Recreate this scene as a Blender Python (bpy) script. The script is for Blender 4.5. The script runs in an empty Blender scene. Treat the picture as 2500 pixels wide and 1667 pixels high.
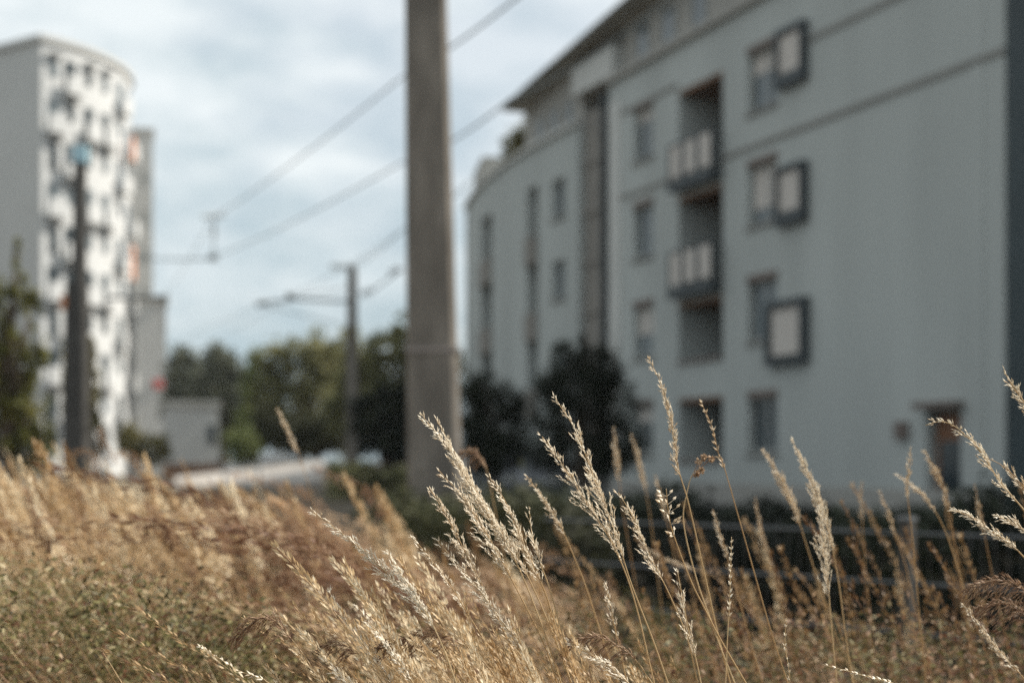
import bpy, math, random
import numpy as np
R = math.radians
rng = np.random.default_rng(7)
random.seed(7)
scene = bpy.context.scene
col = scene.collection

# ------------------------------------------------------------------ camera, sky, sun, exposure
EYE = 0.85            # the photographer crouches in the grass
FPX = 3472.0          # 50 mm lens, in pixels of a 2500 px wide picture
HOR = 1120.0          # the horizon's row in that picture
cam = bpy.data.cameras.new('camera')
cam.lens = 50; cam.sensor_width = 36
cam.shift_y = (HOR - 833.5) / 2500
cam.clip_start = 0.05; cam.clip_end = 3000
cam.dof.use_dof = True; cam.dof.focus_distance = 1.8; cam.dof.aperture_fstop = 2.8
cam.dof.aperture_blades = 9
co = bpy.data.objects.new('camera', cam); col.objects.link(co)
co.location = (0, 0, EYE); co.rotation_euler = (R(90), 0, 0)
scene.camera = co

SUN_AZ, SUN_EL = R(12), R(40)      # azimuth from +X towards +Y
w = bpy.data.worlds.new('World'); scene.world = w; w.use_nodes = True
nt = w.node_tree; nt.nodes.clear()
out = nt.nodes.new('ShaderNodeOutputWorld'); bg = nt.nodes.new('ShaderNodeBackground')
sky = nt.nodes.new('ShaderNodeTexSky'); sky.sky_type = 'NISHITA'; sky.sun_disc = False
sky.sun_elevation = SUN_EL; sky.sun_rotation = R(90) - SUN_AZ
sky.air_density = 1.0; sky.dust_density = 2.0
tc = nt.nodes.new('ShaderNodeTexCoord')
mp = nt.nodes.new('ShaderNodeMapping'); mp.inputs['Scale'].default_value = (3., 3., 6.5)
mp.inputs['Rotation'].default_value = (R(12), R(-20), 0); mp.inputs['Location'].default_value = (3.1, .4, 1.7)
nz = nt.nodes.new('ShaderNodeTexNoise'); nz.inputs['Scale'].default_value = 1.6
nz.inputs['Detail'].default_value = 6; nz.inputs['Roughness'].default_value = .55
rp = nt.nodes.new('ShaderNodeValToRGB')
rp.color_ramp.elements[0].position = .42; rp.color_ramp.elements[0].color = (.74, .74, .74, 1)
rp.color_ramp.elements[1].position = .56; rp.color_ramp.elements[1].color = (.97, .97, .97, 1)
mx = nt.nodes.new('ShaderNodeMixRGB'); mx.inputs[2].default_value = (6.2, 6.9, 7.2, 1)
L = nt.links.new
L(tc.outputs['Generated'], mp.inputs['Vector']); L(mp.outputs['Vector'], nz.inputs['Vector'])
L(nz.outputs['Fac'], rp.inputs['Fac']); L(rp.outputs['Color'], mx.inputs['Fac'])
sx = nt.nodes.new('ShaderNodeSeparateXYZ'); L(tc.outputs['Generated'], sx.inputs[0])
mr = nt.nodes.new('ShaderNodeMapRange'); mr.inputs['From Min'].default_value = .0; mr.inputs['From Max'].default_value = .36
L(sx.outputs['Z'], mr.inputs['Value'])
n2 = nt.nodes.new('ShaderNodeTexNoise'); n2.inputs['Scale'].default_value = 4.5; n2.inputs['Detail'].default_value = 5
L(mp.outputs['Vector'], n2.inputs['Vector'])
ad = nt.nodes.new('ShaderNodeMath'); ad.operation = 'MULTIPLY_ADD'; ad.inputs[1].default_value = 2.0; ad.use_clamp = False
L(n2.outputs['Fac'], ad.inputs[0]); sb = nt.nodes.new('ShaderNodeMath'); sb.operation = 'SUBTRACT'; sb.inputs[1].default_value = .95
L(mr.outputs['Result'], sb.inputs[0]); L(sb.outputs[0], ad.inputs[2])
cl_ = nt.nodes.new('ShaderNodeClamp'); L(ad.outputs[0], cl_.inputs[0])
cm = nt.nodes.new('ShaderNodeMixRGB'); cm.inputs[1].default_value = (3.7, 4.7, 5.2, 1); cm.inputs[2].default_value = (7.0, 7.5, 7.65, 1)
L(cl_.outputs[0], cm.inputs['Fac']); L(cm.outputs['Color'], mx.inputs[2])
L(sky.outputs['Color'], mx.inputs[1]); L(mx.outputs['Color'], bg.inputs['Color'])
bg.inputs['Strength'].default_value = 0.098
L(bg.outputs['Background'], out.inputs['Surface'])

sl = bpy.data.lights.new('sun', 'SUN'); sl.energy = 5.0; sl.angle = R(.6); sl.color = (1, .93, .82)
so = bpy.data.objects.new('sun', sl); col.objects.link(so)
so.rotation_euler = (0, R(90) - SUN_EL, SUN_AZ)      # lamp's +Z axis points at the sun
scene.view_settings.view_transform = 'Standard'; scene.view_settings.look = 'None'
scene.view_settings.exposure = 0.4; scene.view_settings.gamma = 1
scene.render.film_transparent = False
cy = scene.cycles
cy.use_denoising = False
cy.max_bounces = 6; cy.transparent_max_bounces = 6; cy.sample_clamp_indirect = 4

# ------------------------------------------------------------------ helpers
def P(u, v, D):
    """world point that a 2500 px wide picture shows at (u, v) when it stands D metres away"""
    return np.array(((u - 1250) / FPX * D, D, EYE + (HOR - v) / FPX * D))

def sstep(a, b, x):
    t = np.clip((x - a) / (b - a), 0, 1); return t * t * (3 - 2 * t)

def ground_z(x, y):
    near = -.45 * sstep(-.75, .3, x + .06 * (y - 4)) * sstep(2.2, 3.6, y) - .12 * sstep(3, 7, y)
    t = sstep(9, 16, y)
    return near * (1 - t) + (-.3) * t

def tag(o, label=None, cat=None, group=None, kind=None):
    if label: o['label'] = label
    if cat: o['category'] = cat
    if group: o['group'] = group
    if kind: o['kind'] = kind
    return o

def thing(name, label, cat, loc=(0, 0, 0), rz=0, group=None):
    o = bpy.data.objects.new(name, None); col.objects.link(o)
    o.location = loc; o.rotation_euler = (0, 0, rz); o.empty_display_size = .1
    return tag(o, label, cat, group)

class MB:
    """collects shapes into one mesh"""
    def __init__(self): self.v = []; self.f = []; self.t = []; self.tint = .5
    def add(self, vs, fs):
        b = len(self.v); self.v.extend([tuple(p) for p in vs]); self.t.extend([self.tint] * len(vs))
        self.f.extend([tuple(b + i for i in f) for f in fs])
    def box(self, a, b):
        x0, y0, z0 = [min(p, q) for p, q in zip(a, b)]; x1, y1, z1 = [max(p, q) for p, q in zip(a, b)]
        self.add([(x0,y0,z0),(x1,y0,z0),(x1,y1,z0),(x0,y1,z0),(x0,y0,z1),(x1,y0,z1),(x1,y1,z1),(x0,y1,z1)],
                 [(0,3,2,1),(4,5,6,7),(0,1,5,4),(1,2,6,5),(2,3,7,6),(3,0,4,7)])
        return self
    def ring(self, x0, x1, z0, z1, y0, y1, t):
        """picture-frame of four boxes in the xz plane"""
        self.box((x0, y0, z0), (x0 + t, y1, z1)); self.box((x1 - t, y0, z0), (x1, y1, z1))
        self.box((x0 + t, y0, z0), (x1 - t, y1, z0 + t)); self.box((x0 + t, y0, z1 - t), (x1 - t, y1, z1))
        return self
    def tube(self, pts, rad, n=8, cap=True):
        pts = [np.asarray(p, float) for p in pts]; rad = rad if hasattr(rad, '__len__') else [rad] * len(pts)
        vs = []; fs = []
        for i, p in enumerate(pts):
            d = pts[min(i + 1, len(pts) - 1)] - pts[max(i - 1, 0)]; d = d / (np.linalg.norm(d) + 1e-9)
            a = np.array((0, 0, 1.)) if abs(d[2]) < .9 else np.array((1., 0, 0))
            e1 = np.cross(d, a); e1 /= np.linalg.norm(e1); e2 = np.cross(d, e1)
            for k in range(n):
                q = 2 * math.pi * k / n
                vs.append(p + rad[i] * (math.cos(q) * e1 + math.sin(q) * e2))
        for i in range(len(pts) - 1):
            for k in range(n):
                k2 = (k + 1) % n
                fs.append((i*n+k, i*n+k2, (i+1)*n+k2, (i+1)*n+k))
        if cap:
            fs.append(tuple(range(n))[::-1]); fs.append(tuple(range((len(pts)-1)*n, len(pts)*n)))
        self.add(vs, fs); return self
    def taper_box(self, c0, c1, h0, h1):
        """square post from c0 to c1 with half sizes h0 / h1 (x, y), chamfered corners"""
        vs = []
        for c, h in ((c0, h0), (c1, h1)):
            k = .18
            for sx, sy in ((1-k,-1),(1,-1+k),(1,1-k),(1-k,1),(-1+k,1),(-1,1-k),(-1,-1+k),(-1+k,-1)):
                vs.append((c[0] + sx * h[0], c[1] + sy * h[1], c[2]))
        fs = [(i, (i+1) % 8, 8 + (i+1) % 8, 8 + i) for i in range(8)] + [tuple(range(7, -1, -1)), tuple(range(8, 16))]
        self.add(vs, fs); return self
    def spindle(self, a, b, wd):
        a = np.asarray(a); b = np.asarray(b); d = b - a; l = np.linalg.norm(d) + 1e-9; d = d / l
        r = np.array((.31, .83, .47)) if abs(d[1]) < .8 else np.array((1., .1, .2))
        e1 = np.cross(d, r); e1 /= np.linalg.norm(e1); e2 = np.cross(d, e1); m = a + (b - a) * .38
        self.add([a, m + wd*e1, m + wd*(-.5*e1 + .87*e2), m + wd*(-.5*e1 - .87*e2), b],
                 [(0,2,1),(0,3,2),(0,1,3),(4,1,2),(4,2,3),(4,3,1)])
    def build(self, name, m, parent=None, smooth=False):
        me = bpy.data.meshes.new(name); me.from_pydata(self.v, [], self.f); me.materials.append(m)
        at = me.attributes.new('tint', 'FLOAT', 'POINT'); at.data.foreach_set('value', self.t)
        if smooth: me.polygons.foreach_set('use_smooth', [True] * len(me.polygons))
        o = bpy.data.objects.new(name, me); col.objects.link(o)
        if parent: o.parent = parent
        return o

def np_mesh(name, V, F, m, tint=None, parent=None):
    """V (n,3), F (k,3|4) arrays"""
    me = bpy.data.meshes.new(name); n = F.shape[1]
    me.vertices.add(len(V)); me.vertices.foreach_set('co', V.astype(np.float32).ravel())
    me.loops.add(F.size); me.loops.foreach_set('vertex_index', F.astype(np.int32).ravel())
    me.polygons.add(len(F)); me.polygons.foreach_set('loop_start', np.arange(0, F.size, n, dtype=np.int32))
    me.update(calc_edges=True); me.materials.append(m)
    if tint is not None:
        at = me.attributes.new('tint', 'FLOAT', 'POINT'); at.data.foreach_set('value', tint.astype(np.float32))
    o = bpy.data.objects.new(name, me); col.objects.link(o)
    if parent: o.parent = parent
    return o

# ------------------------------------------------------------------ materials
def mat(name, c, rough=.8, var=.15, scale=3., bump=.0, spec=.3, metal=0, detail=5, stretch=(1, 1, 1)):
    m = bpy.data.materials.new(name); m.use_nodes = True; n = m.node_tree.nodes; l = m.node_tree.links
    b = n['Principled BSDF']; b.inputs['Roughness'].default_value = rough; b.inputs['Metallic'].default_value = metal
    b.inputs['Specular IOR Level'].default_value = spec
    t = n.new('ShaderNodeTexCoord'); mpp = n.new('ShaderNodeMapping'); mpp.inputs['Scale'].default_value = stretch
    z = n.new('ShaderNodeTexNoise'); z.inputs['Scale'].default_value = scale; z.inputs['Detail'].default_value = detail
    r = n.new('ShaderNodeValToRGB')
    r.color_ramp.elements[0].position = .3; r.color_ramp.elements[1].position = .7
    r.color_ramp.elements[0].color = tuple(x * (1 - var) for x in c) + (1,)
    r.color_ramp.elements[1].color = tuple(min(1, x * (1 + var)) for x in c) + (1,)
    l.new(t.outputs['Object'], mpp.inputs['Vector']); l.new(mpp.outputs['Vector'], z.inputs['Vector'])
    l.new(z.outputs['Fac'], r.inputs['Fac']); l.new(r.outputs['Color'], b.inputs['Base Color'])
    if bump:
        bp = n.new('ShaderNodeBump'); bp.inputs['Strength'].default_value = bump; bp.inputs['Distance'].default_value = .02
        l.new(z.outputs['Fac'], bp.inputs['Height']); l.new(bp.outputs['Normal'], b.inputs['Normal'])
    return m

def leafmat(name, stops, trans=.35, rough=.6, spec=.25):
    """plant material: colour picked by the 'tint' each leaf or stalk carries, part of the light passes through"""
    m = bpy.data.materials.new(name); m.use_nodes = True; n = m.node_tree.nodes; l = m.node_tree.links
    b = n['Principled BSDF']; b.inputs['Roughness'].default_value = rough; b.inputs['Specular IOR Level'].default_value = spec
    a = n.new('ShaderNodeAttribute'); a.attribute_name = 'tint'
    r = n.new('ShaderNodeValToRGB'); e = r.color_ramp.elements
    e[0].position = stops[0][0]; e[0].color = stops[0][1] + (1,)
    e[1].position = stops[-1][0]; e[1].color = stops[-1][1] + (1,)
    for p, c in stops[1:-1]:
        k = e.new(p); k.color = c + (1,)
    l.new(a.outputs['Fac'], r.inputs['Fac']); l.new(r.outputs['Color'], b.inputs['Base Color'])
    tr = n.new('ShaderNodeBsdfTranslucent'); l.new(r.outputs['Color'], tr.inputs['Color'])
    ms = n.new('ShaderNodeMixShader'); ms.inputs[0].default_value = trans
    o = n['Material Output']
    l.new(b.outputs[0], ms.inputs[1]); l.new(tr.outputs[0], ms.inputs[2]); l.new(ms.outputs[0], o.inputs['Surface'])
    return m

M = dict(
    render=mat('grey_render', (.385, .405, .39), .9, .09, .35, .1, stretch=(1.6, 1.6, .3)),
    attic=mat('attic_cladding', (.32, .31, .285), .8, .08, .6),
    cornice=mat('cornice_stone', (.22, .215, .2), .85, .1, 2),
    pale=mat('pale_panel', (.5, .5, .475), .7, .06, 1),
    brownwall=mat('brown_panel', (.215, .2, .18), .85, .12, 1),
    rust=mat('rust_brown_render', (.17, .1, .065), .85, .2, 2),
    frame=mat('window_frame_grey', (.3, .31, .3), .5, .05, 4),
    darkframe=mat('dark_window_frame', (.035, .045, .05), .5, .1, 4),
    glass=mat('window_glass', (.1, .12, .13), .12, .3, .8, spec=.6),
    darkglass=mat('dark_glass', (.02, .03, .035), .12, .3, .8, spec=.5),
    blind=mat('roller_blind', (.52, .48, .44), .8, .05, 6),
    lintel=mat('lintel_brown', (.16, .13, .115), .8, .15, 3),
    darkclad=mat('dark_teal_cladding', (.03, .045, .05), .5, .25, .7),
    roof=mat('roof_edge', (.4, .39, .36), .7, .15, 1.5),
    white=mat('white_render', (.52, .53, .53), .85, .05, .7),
    shadewall=mat('grey_shade_render', (.46, .46, .445), .9, .05, .3),  # greyer than the white render: tower side's shade put into colour
    orange=mat('orange_panel', (.55, .25, .14), .6, .1, 2),
    red=mat('red_sign', (.5, .08, .07), .5, .05, 2),
    concrete=mat('mast_concrete', (.165, .147, .127), .9, .42, 3.2, .8, detail=12, stretch=(1.6, 1.6, .5)),
    conlight=mat('pale_concrete', (.6, .57, .53), .9, .12, 3, .3),
    steel=mat('dull_steel', (.14, .145, .145), .6, .2, 5, metal=.2),
    darksteel=mat('dark_mast_steel', (.05, .048, .045), .7, .25, 4),
    bluelamp=mat('pale_blue_plate', (.42, .62, .7), .4, .06, 6),
    ring=mat('band_metal', (.3, .26, .24), .5, .1, 6, metal=.2),
    porcelain=mat('insulator_glaze', (.12, .13, .12), .3, .1, 6),
    wire=mat('wire_copper', (.12, .14, .14), .6, .1, 6),
    bark=mat('bark', (.11, .085, .065), .95, .3, 9, .6),
    car=mat('grey_car_paint', (.16, .17, .19), .35, .05, 2, spec=.6),
    wcar=mat('white_car_paint', (.7, .71, .72), .35, .03, 2, spec=.6),
    tyre=mat('tyre_rubber', (.02, .02, .02), .9, .1, 8),
    rim=mat('alloy_rim', (.4, .4, .41), .35, .05, 8, metal=.8),
    lampwhite=mat('headlight_glass', (.75, .76, .75), .15, .05, 8, spec=.7),
    door=mat('door_wood', (.2, .095, .05), .6, .2, 6, stretch=(8, 8, 1)),
    galv=mat('galvanised_steel', (.14, .15, .16), .55, .12, 14, metal=.3),
    soil=mat('dry_meadow_soil', (.09, .07, .045), .95, .35, 1.3, .6, detail=9),
    asphalt=mat('added_dark_asphalt', (.055, .055, .052), .95, .2, 6, .3),
    path=mat('pale_concrete_path', (.42, .385, .35), .9, .25, 1.2, .2),
)
LF = dict(
    straw=leafmat('straw', [(0, (.12, .06, .028)), (.35, (.36, .22, .10)), (.7, (.60, .44, .25)), (1, (.82, .71, .52))], .28, .5, .35),
    head=leafmat('seed_husk', [(0, (.38, .25, .14)), (.4, (.68, .55, .38)), (1, (.92, .87, .76))], .38, .45, .4),
    stem=leafmat('stalk_straw', [(0, (.3, .15, .07)), (.5, (.5, .34, .17)), (1, (.68, .55, .34))], .3, .45, .4),
    brown=leafmat('brown_husk', [(0, (.13, .055, .03)), (.5, (.33, .2, .12)), (1, (.6, .44, .29))], .35, .55, .3),
    herb=leafmat('herb_leaf', [(0, (.045, .036, .016)), (.45, (.125, .12, .042)), (.75, (.26, .225, .09)), (1, (.55, .46, .29))], .22, .55, .3),
    dark=leafmat('shaded_leaf', [(0, (.008, .011, .008)), (.6, (.02, .027, .017)), (1, (.045, .055, .03))], .15, .6, .2),  # building shade put into leaf colour of hedges, shrubs and low tree
    olive=leafmat('olive_leaf', [(0, (.025, .027, .012)), (.5, (.15, .135, .05)), (1, (.36, .30, .11))], .3, .6, .25),
    conifer=leafmat('conifer_needle', [(0, (.022, .028, .012)), (.5, (.11, .115, .035)), (1, (.36, .33, .1))], .3, .6, .25),
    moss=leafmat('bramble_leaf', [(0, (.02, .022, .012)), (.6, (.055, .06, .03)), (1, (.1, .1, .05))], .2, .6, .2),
    tree=leafmat('tree_leaf', [(0, (.06, .065, .035)), (.5, (.19, .19, .085)), (1, (.42, .39, .2))], .35, .65, .2),
    blue=leafmat('far_leaf', [(0, (.035, .045, .035)), (.5, (.13, .14, .1)), (1, (.24, .24, .16))], .2, .7, .2),
    lime=leafmat('bright_leaf', [(0, (.08, .1, .035)), (.5, (.16, .19, .07)), (1, (.26, .28, .11))], .3, .6, .25),
)

# ------------------------------------------------------------------ ground
xs = np.unique(np.concatenate([np.linspace(-14, 14, 113), np.array([-240, -120, -60, -30, 30, 60, 120, 240.])]))
ys = np.unique(np.concatenate([np.linspace(-4, 20, 97), np.array([-60, -20, 30, 45, 70, 120, 250, 420.])]))
gx, gy = np.meshgrid(xs, ys); gz = ground_z(gx, gy) + .02 * np.sin(gx * 3.1 + gy * 1.3) * (np.abs(gx) < 13) * (gy < 19)
V = np.stack([gx, gy, gz], -1).reshape(-1, 3); nx = len(xs)
ii, jj = np.meshgrid(np.arange(len(ys) - 1), np.arange(nx - 1), indexing='ij')
a = (ii * nx + jj).ravel(); F = np.stack([a, a + 1, a + nx + 1, a + nx], 1)
tag(np_mesh('ground', V, F, M['soil']), kind='structure')

# pale path climbing a low bank beyond the grass (three slabs of one sheet)
b = MB()
for (u0, u1, va0, va1, vb0, vb1) in ((425, 545, 1164, 1150, 1186, 1184), (552, 628, 1149, 1141, 1184, 1180), (636, 790, 1140, 1123, 1180, 1170)):
    p0, p1 = P(u0, vb0, 59), P(u1, vb1, 59); q0, q1 = P(u0, va0, 60.6), P(u1, va1, 60.6)
    dn = np.array((0, 0, -1.6))
    b.add([p0, p1, q1, q0, p0 + dn, p1 + dn, q1 + dn, q0 + dn], [(0,1,2,3),(4,5,1,0),(5,6,2,1),(6,7,3,2),(7,4,0,3),(7,6,5,4)])
tag(b.build('path', M['path']), kind='structure')
# added dark asphalt sheet, cuts light bounced onto the grey building
yv = [(-1.2, 30), (1.4, 19.5), (30, 8.4), (34, 14), (9.2, 25.6), (-2.4, 56), (-6, 54)]
b = MB(); b.add([(x_, y_, float(ground_z(x_, max(y_, 16))) + .03) for x_, y_ in yv], [tuple(range(len(yv)))])
tag(b.build('added_yard', M['asphalt']), kind='structure')

# ------------------------------------------------------------------ right: long grey apartment building
C0x, C0D = 19.38, 25.85
FD = np.array((-.3738, .9275)); FN = np.array((-.9275, -.3738))
def sD(u): return C0x / ((u - 1250) / FPX + .403)
SB, RB = 20.5, 46.0       # beyond this length the facade bends away
def bend(x, y):
    th = np.clip((np.asarray(x, float) - SB) / RB, 0, None); st = np.minimum(x, SB)
    return st + (RB + y) * np.sin(th), -RB + (RB + y) * np.cos(th)
_ss = np.linspace(-2, SB + 14, 800); _bx, _by = bend(_ss, np.zeros(800))
_wx = C0x - .403 * C0D + FD[0] * _bx - FD[1] * _by; _wy = C0D + FD[1] * _bx + FD[0] * _by
_uu = 1250 + FPX * _wx / _wy
def S(u): return float(np.interp(-u, -_uu, _ss))
BASE = -.3
bldg = thing('apartment_building', 'long grey apartment building in shade with loggias, string courses and overhanging eaves', 'building',
             (C0x - .403 * C0D, C0D, BASE), math.atan2(FD[1], FD[0]))
def zz(z): return z - BASE
def wall_mesh(L0, L1, z0, z1, holes, depth=.22, y=0., thick=.4):
    mb = MB()
    cs = sorted({L0, L1, *[h[0] for h in holes], *[h[1] for h in holes]}); cz = sorted({z0, z1, *[h[2] for h in holes], *[h[3] for h in holes]})
    cs = sorted(set(cs) | {c for c in np.arange(math.ceil(L0) + .37, L1, 1.) if all(abs(c - q_) > .05 for q_ in cs)}) if L1 > 22 else cs
    cs = [c for c in cs if L0 <= c <= L1]; cz = [c for c in cz if z0 <= c <= z1]
    for i in range(len(cs) - 1):
        for j in range(len(cz) - 1):
            mx_, mz_ = (cs[i] + cs[i+1]) / 2, (cz[j] + cz[j+1]) / 2
            if any(h[0] < mx_ < h[1] and h[2] < mz_ < h[3] for h in holes): continue
            mb.add([(cs[i], y, cz[j]), (cs[i+1], y, cz[j]), (cs[i+1], y, cz[j+1]), (cs[i], y, cz[j+1])], [(3, 2, 1, 0)])
    for (a0, a1, b0, b1, *rest) in holes:
        d = rest[0] if rest else depth; yi = y - d
        mb.add([(a0,y,b0),(a1,y,b0),(a1,y,b1),(a0,y,b1),(a0,yi,b0),(a1,yi,b0),(a1,yi,b1),(a0,yi,b1)],
               [(0,1,5,4),(1,2,6,5),(2,3,7,6),(3,0,4,7)])
        mb.add([(a0,yi,b0),(a1,yi,b0),(a1,yi,b1),(a0,yi,b1)], [(3, 2, 1, 0)])
    return mb
def window(par, s0, s1, z0, z1, y=-.16, fr='frame', gl='glass', blind=0., sill=True, lintel=True, mull=True):
    z0, z1 = zz(z0), zz(z1); t = .07
    f = MB().ring(s0 + .004, s1 - .004, z0 + .004, z1 - .004, y - .05, y + .02, t)
    if mull: f.box(((s0+s1)/2 - .03, y - .05, z0 + t), ((s0+s1)/2 + .03, y + .02, z1 - t))
    f = f.build('window', M[fr], par)
    MB().box((s0 + t, y - .03, z0 + t), (s1 - t, y - .015, z1 - t)).build('pane', M[gl], f)
    if blind: MB().box((s0 + t, y - .012, z1 - t - blind * (z1 - z0 - 2*t)), (s1 - t, y + .004, z1 - t)).build('blind', M['blind'], f)
    if sill: MB().box((s0 - .06, -.1, z0 - .09), (s1 + .06, .07, z0 - .004)).build('sill', M['cornice'], f)
    if lintel: MB().box((s0 - .02, -.1, z1 + .003), (s1 + .02, .035, z1 + .17)).build('lintel', M['lintel'], f)
    return f
rows = [(9.1, 10.5), (6.4, 7.8), (3.65, 5.05), (1.0, 2.3)]
holes = []; wins = []
for (u0, u1) in ((1826, 1898), (1547, 1595)):
    for r_ in rows: wins.append((S(u1), S(u0)) + r_)
frows = [(8.4, 9.6), (5.85, 7.05), (3.3, 4.5), (.75, 1.95)]
for (u0, u1) in ((1348, 1380),):
    for r_ in frows: wins.append((S(u1), S(u0)) + r_)
logg = [(S(1765), S(1657), 7.92, 10.45), (S(1765), S(1657), 5.15, 7.66), (S(1765), S(1657), 3.4, 4.9), (S(1765), S(1657), .84, 2.42)]
flogg = [(S(c_ + 13), S(c_ - 13), a, a + 2.42) for c_ in (1300, 1188) for a in (7.3, 4.8, 2.3)]
for a in wins: holes.append((a[0], a[1], zz(a[2]), zz(a[3])))
for a in logg + flogg: holes.append((a[0], a[1], zz(a[2]), zz(a[3]), 1.3))
dr = (S(2346), S(2262), -.28, 1.8); holes.append((dr[0], dr[1], zz(dr[2]), zz(dr[3]), .3))
sNear = S(1487); sBay0, sBay1 = S(1464), S(1412); LEND = SB + 13.5
CZ = 11.7
wb = wall_mesh(0, sNear, 0, zz(CZ), [h for h in holes if h[1] < sNear])
wf = wall_mesh(sBay1, LEND, 0, zz(10.95), [h for h in holes if h[0] > sBay1])
for (v_, f_) in ((wf.v, wf.f),): wb.add(v_, f_)
# curved far end, back and near end
pts = [(LEND + 4.2 * math.sin(a_), -4.2 + 4.2 * math.cos(a_)) for a_ in np.linspace(0, math.pi / 2, 12)] + [(LEND + 4.2, -12)]
for p_, q_ in zip(pts[:-1], pts[1:]):
    wb.add([(p_[0], p_[1], 0), (q_[0], q_[1], 0), (q_[0], q_[1], zz(10.95)), (p_[0], p_[1], zz(10.95))], [(3,2,1,0)])
wb.add([(LEND+4.2,-12,0),(0,-12,0),(0,-12,zz(CZ)),(LEND+4.2,-12,zz(CZ))], [(3,2,1,0)])
wb.add([(0,-12,0),(0,0,0),(0,0,zz(CZ)),(0,-12,zz(CZ))], [(3,2,1,0)])
wb.add([(0,0,zz(CZ)),(sNear,0,zz(CZ)),(sNear,-12,zz(CZ)),(0,-12,zz(CZ))], [(0,3,2,1)])
cp_ = [(x_, 0) for x_ in np.linspace(sBay1, LEND, 16)[:-1]] + pts + [(x_, -12) for x_ in np.linspace(LEND + 4, sBay1, 12)]
for i in range(14): wb.add([(cp_[i][0], 0, zz(10.95)), (cp_[i+1][0], 0, zz(10.95)), (cp_[i+1][0], -4.3, zz(10.95)), (cp_[i][0], -4.3, zz(10.95))], [(3, 2, 1, 0)])
wb.add([(cp_[14][0], 0, zz(10.95))] + [(p_[0], p_[1], zz(10.95)) for p_ in pts] + [(cp_[14][0], -12, zz(10.95))], [tuple(range(len(pts) + 1, -1, -1))])
for i in range(14): wb.add([(cp_[i][0], -4.3, zz(10.95)), (cp_[i+1][0], -4.3, zz(10.95)), (cp_[i+1][0], -12, zz(10.95)), (cp_[i][0], -12, zz(10.95))], [(3, 2, 1, 0)])
wb.add([(sNear,0,0),(sNear,-1.2,0),(sNear,-1.2,zz(CZ)),(sNear,0,zz(CZ))], [(3,2,1,0)])
wb.add([(sBay1,0,0),(sBay1,-1.2,0),(sBay1,-1.2,zz(10.95)),(sBay1,0,zz(10.95))], [(0,1,2,3)])
wb.build('wall', M['render'], bldg)
# pale corner strip where the near wall meets the recess
MB().box((sNear - .75, .0, zz(.4)), (sNear - .03, .03, zz(CZ - .6))).build('corner_strip', M['pale'], bldg)
MB().box((.55, .0, 0), (.95, .02, zz(CZ - .4))).build('pilaster', M['render'], bldg)
# brown stair bay in the recess, beside it a dark box as the slot's shade
bb = MB().box((sBay0, -1.1, 0), (sBay1 - .01, -.22, zz(11.3)))
for k in range(7): bb.box((sBay0, -.215, zz(.7 + k * 1.5)), (sBay1 - .01, -.15, zz(.7 + k * 1.5) + .22))
bay = bb.build('stair_bay', M['brownwall'], bldg)
MB().box((sNear + .01, -1.1, 0), (sBay0 - .01, -.03, zz(11.4))).build('slot_shade', M['darkglass'], bldg)  # recess darkness given as a dark filled box
dp = MB().tube([(sNear + .25, .06, 0.1), (sNear + .25, .06, zz(11.5))], .09, 10).build('downpipe', M['darkframe'], bldg)
MB().box((sNear - .3, -1., zz(CZ + .16)), (S(1400), .05, zz(12.75))).build('gable_panel', M['pale'], bldg)
# string courses and cornice
MB().box((0.003, -.05, zz(8.22)), (S(1768), .045, zz(8.33))).build('string_course', M['cornice'], bldg)
MB().box((S(1655), -.05, zz(8.19)), (sNear - .8, .045, zz(8.3))).build('string_course', M['cornice'], bldg)
MB().box((0.003, -.05, zz(10.12)), (S(1975) - .02, .045, zz(10.23))).build('string_course', M['cornice'], bldg)
MB().box((S(1655), -.05, zz(10.6)), (sNear - .8, .045, zz(10.7))).build('string_course', M['cornice'], bldg)
MB().box((0.002, -.05, zz(CZ - .05)), (sNear, .16, zz(CZ + .14))).build('cornice', M['attic'], bldg)
cm_ = MB(); q_ = np.linspace(sBay1 + .01, LEND, 16)
for x0_, x1_ in zip(q_[:-1], q_[1:]): cm_.box((x0_, -.05, zz(10.96)), (x1_, .14, zz(11.1)))
cm_.build('cornice', M['pale'], bldg)
# attic storey, set back a little, and the rising roof edge
def eave(s_): return 13.4 - .092 * (s_ - 14.4)
sR = S(1262)
at = MB()
for (a0, a1, zb) in ((0., S(1500), CZ + .14), (S(1402), S(1375), 11.1), (S(1375), S(1340), 11.1), (S(1340), S(1300), 11.1), (S(1300), sR, 11.1)):
    at.add([(a0,-.3,zz(zb)),(a1,-.3,zz(zb)),(a1,-.3,zz(eave(a1))),(a0,-.3,zz(eave(a0))),
            (a0,-11.5,zz(zb)),(a1,-11.5,zz(zb)),(a1,-11.5,zz(eave(a1))),(a0,-11.5,zz(eave(a0)))],
           [(3,2,1,0),(4,5,6,7)] + ([(0,4,7,3)] if a0 in (0., S(1402)) else []) + ([(2,6,5,1)] if a1 in (S(1500), sR) else []))
at.build('attic_wall', M['attic'], bldg)
for (u0, u1) in ((1535, 1563), (1595, 1627), (1668, 1702)):
    f = MB().ring(S(u1), S(u0), zz(12.0), zz(13.05), -.34, -.24, .06).build('attic_window', M['frame'], bldg)
    MB().box((S(u1) + .06, -.32, zz(12.06)), (S(u0) - .06, -.27, zz(12.99))).build('pane', M['glass'], f)
for (u0, u1) in ((1292, 1308), (1326, 1342), (1362, 1378)):
    f = MB().ring(S(u1), S(u0), zz(11.2), zz(12.0), -.34, -.24, .06).build('attic_window', M['frame'], bldg)
    MB().box((S(u1) + .06, -.32, zz(11.26)), (S(u0) - .06, -.27, zz(11.94))).build('pane', M['glass'], f)
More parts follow.
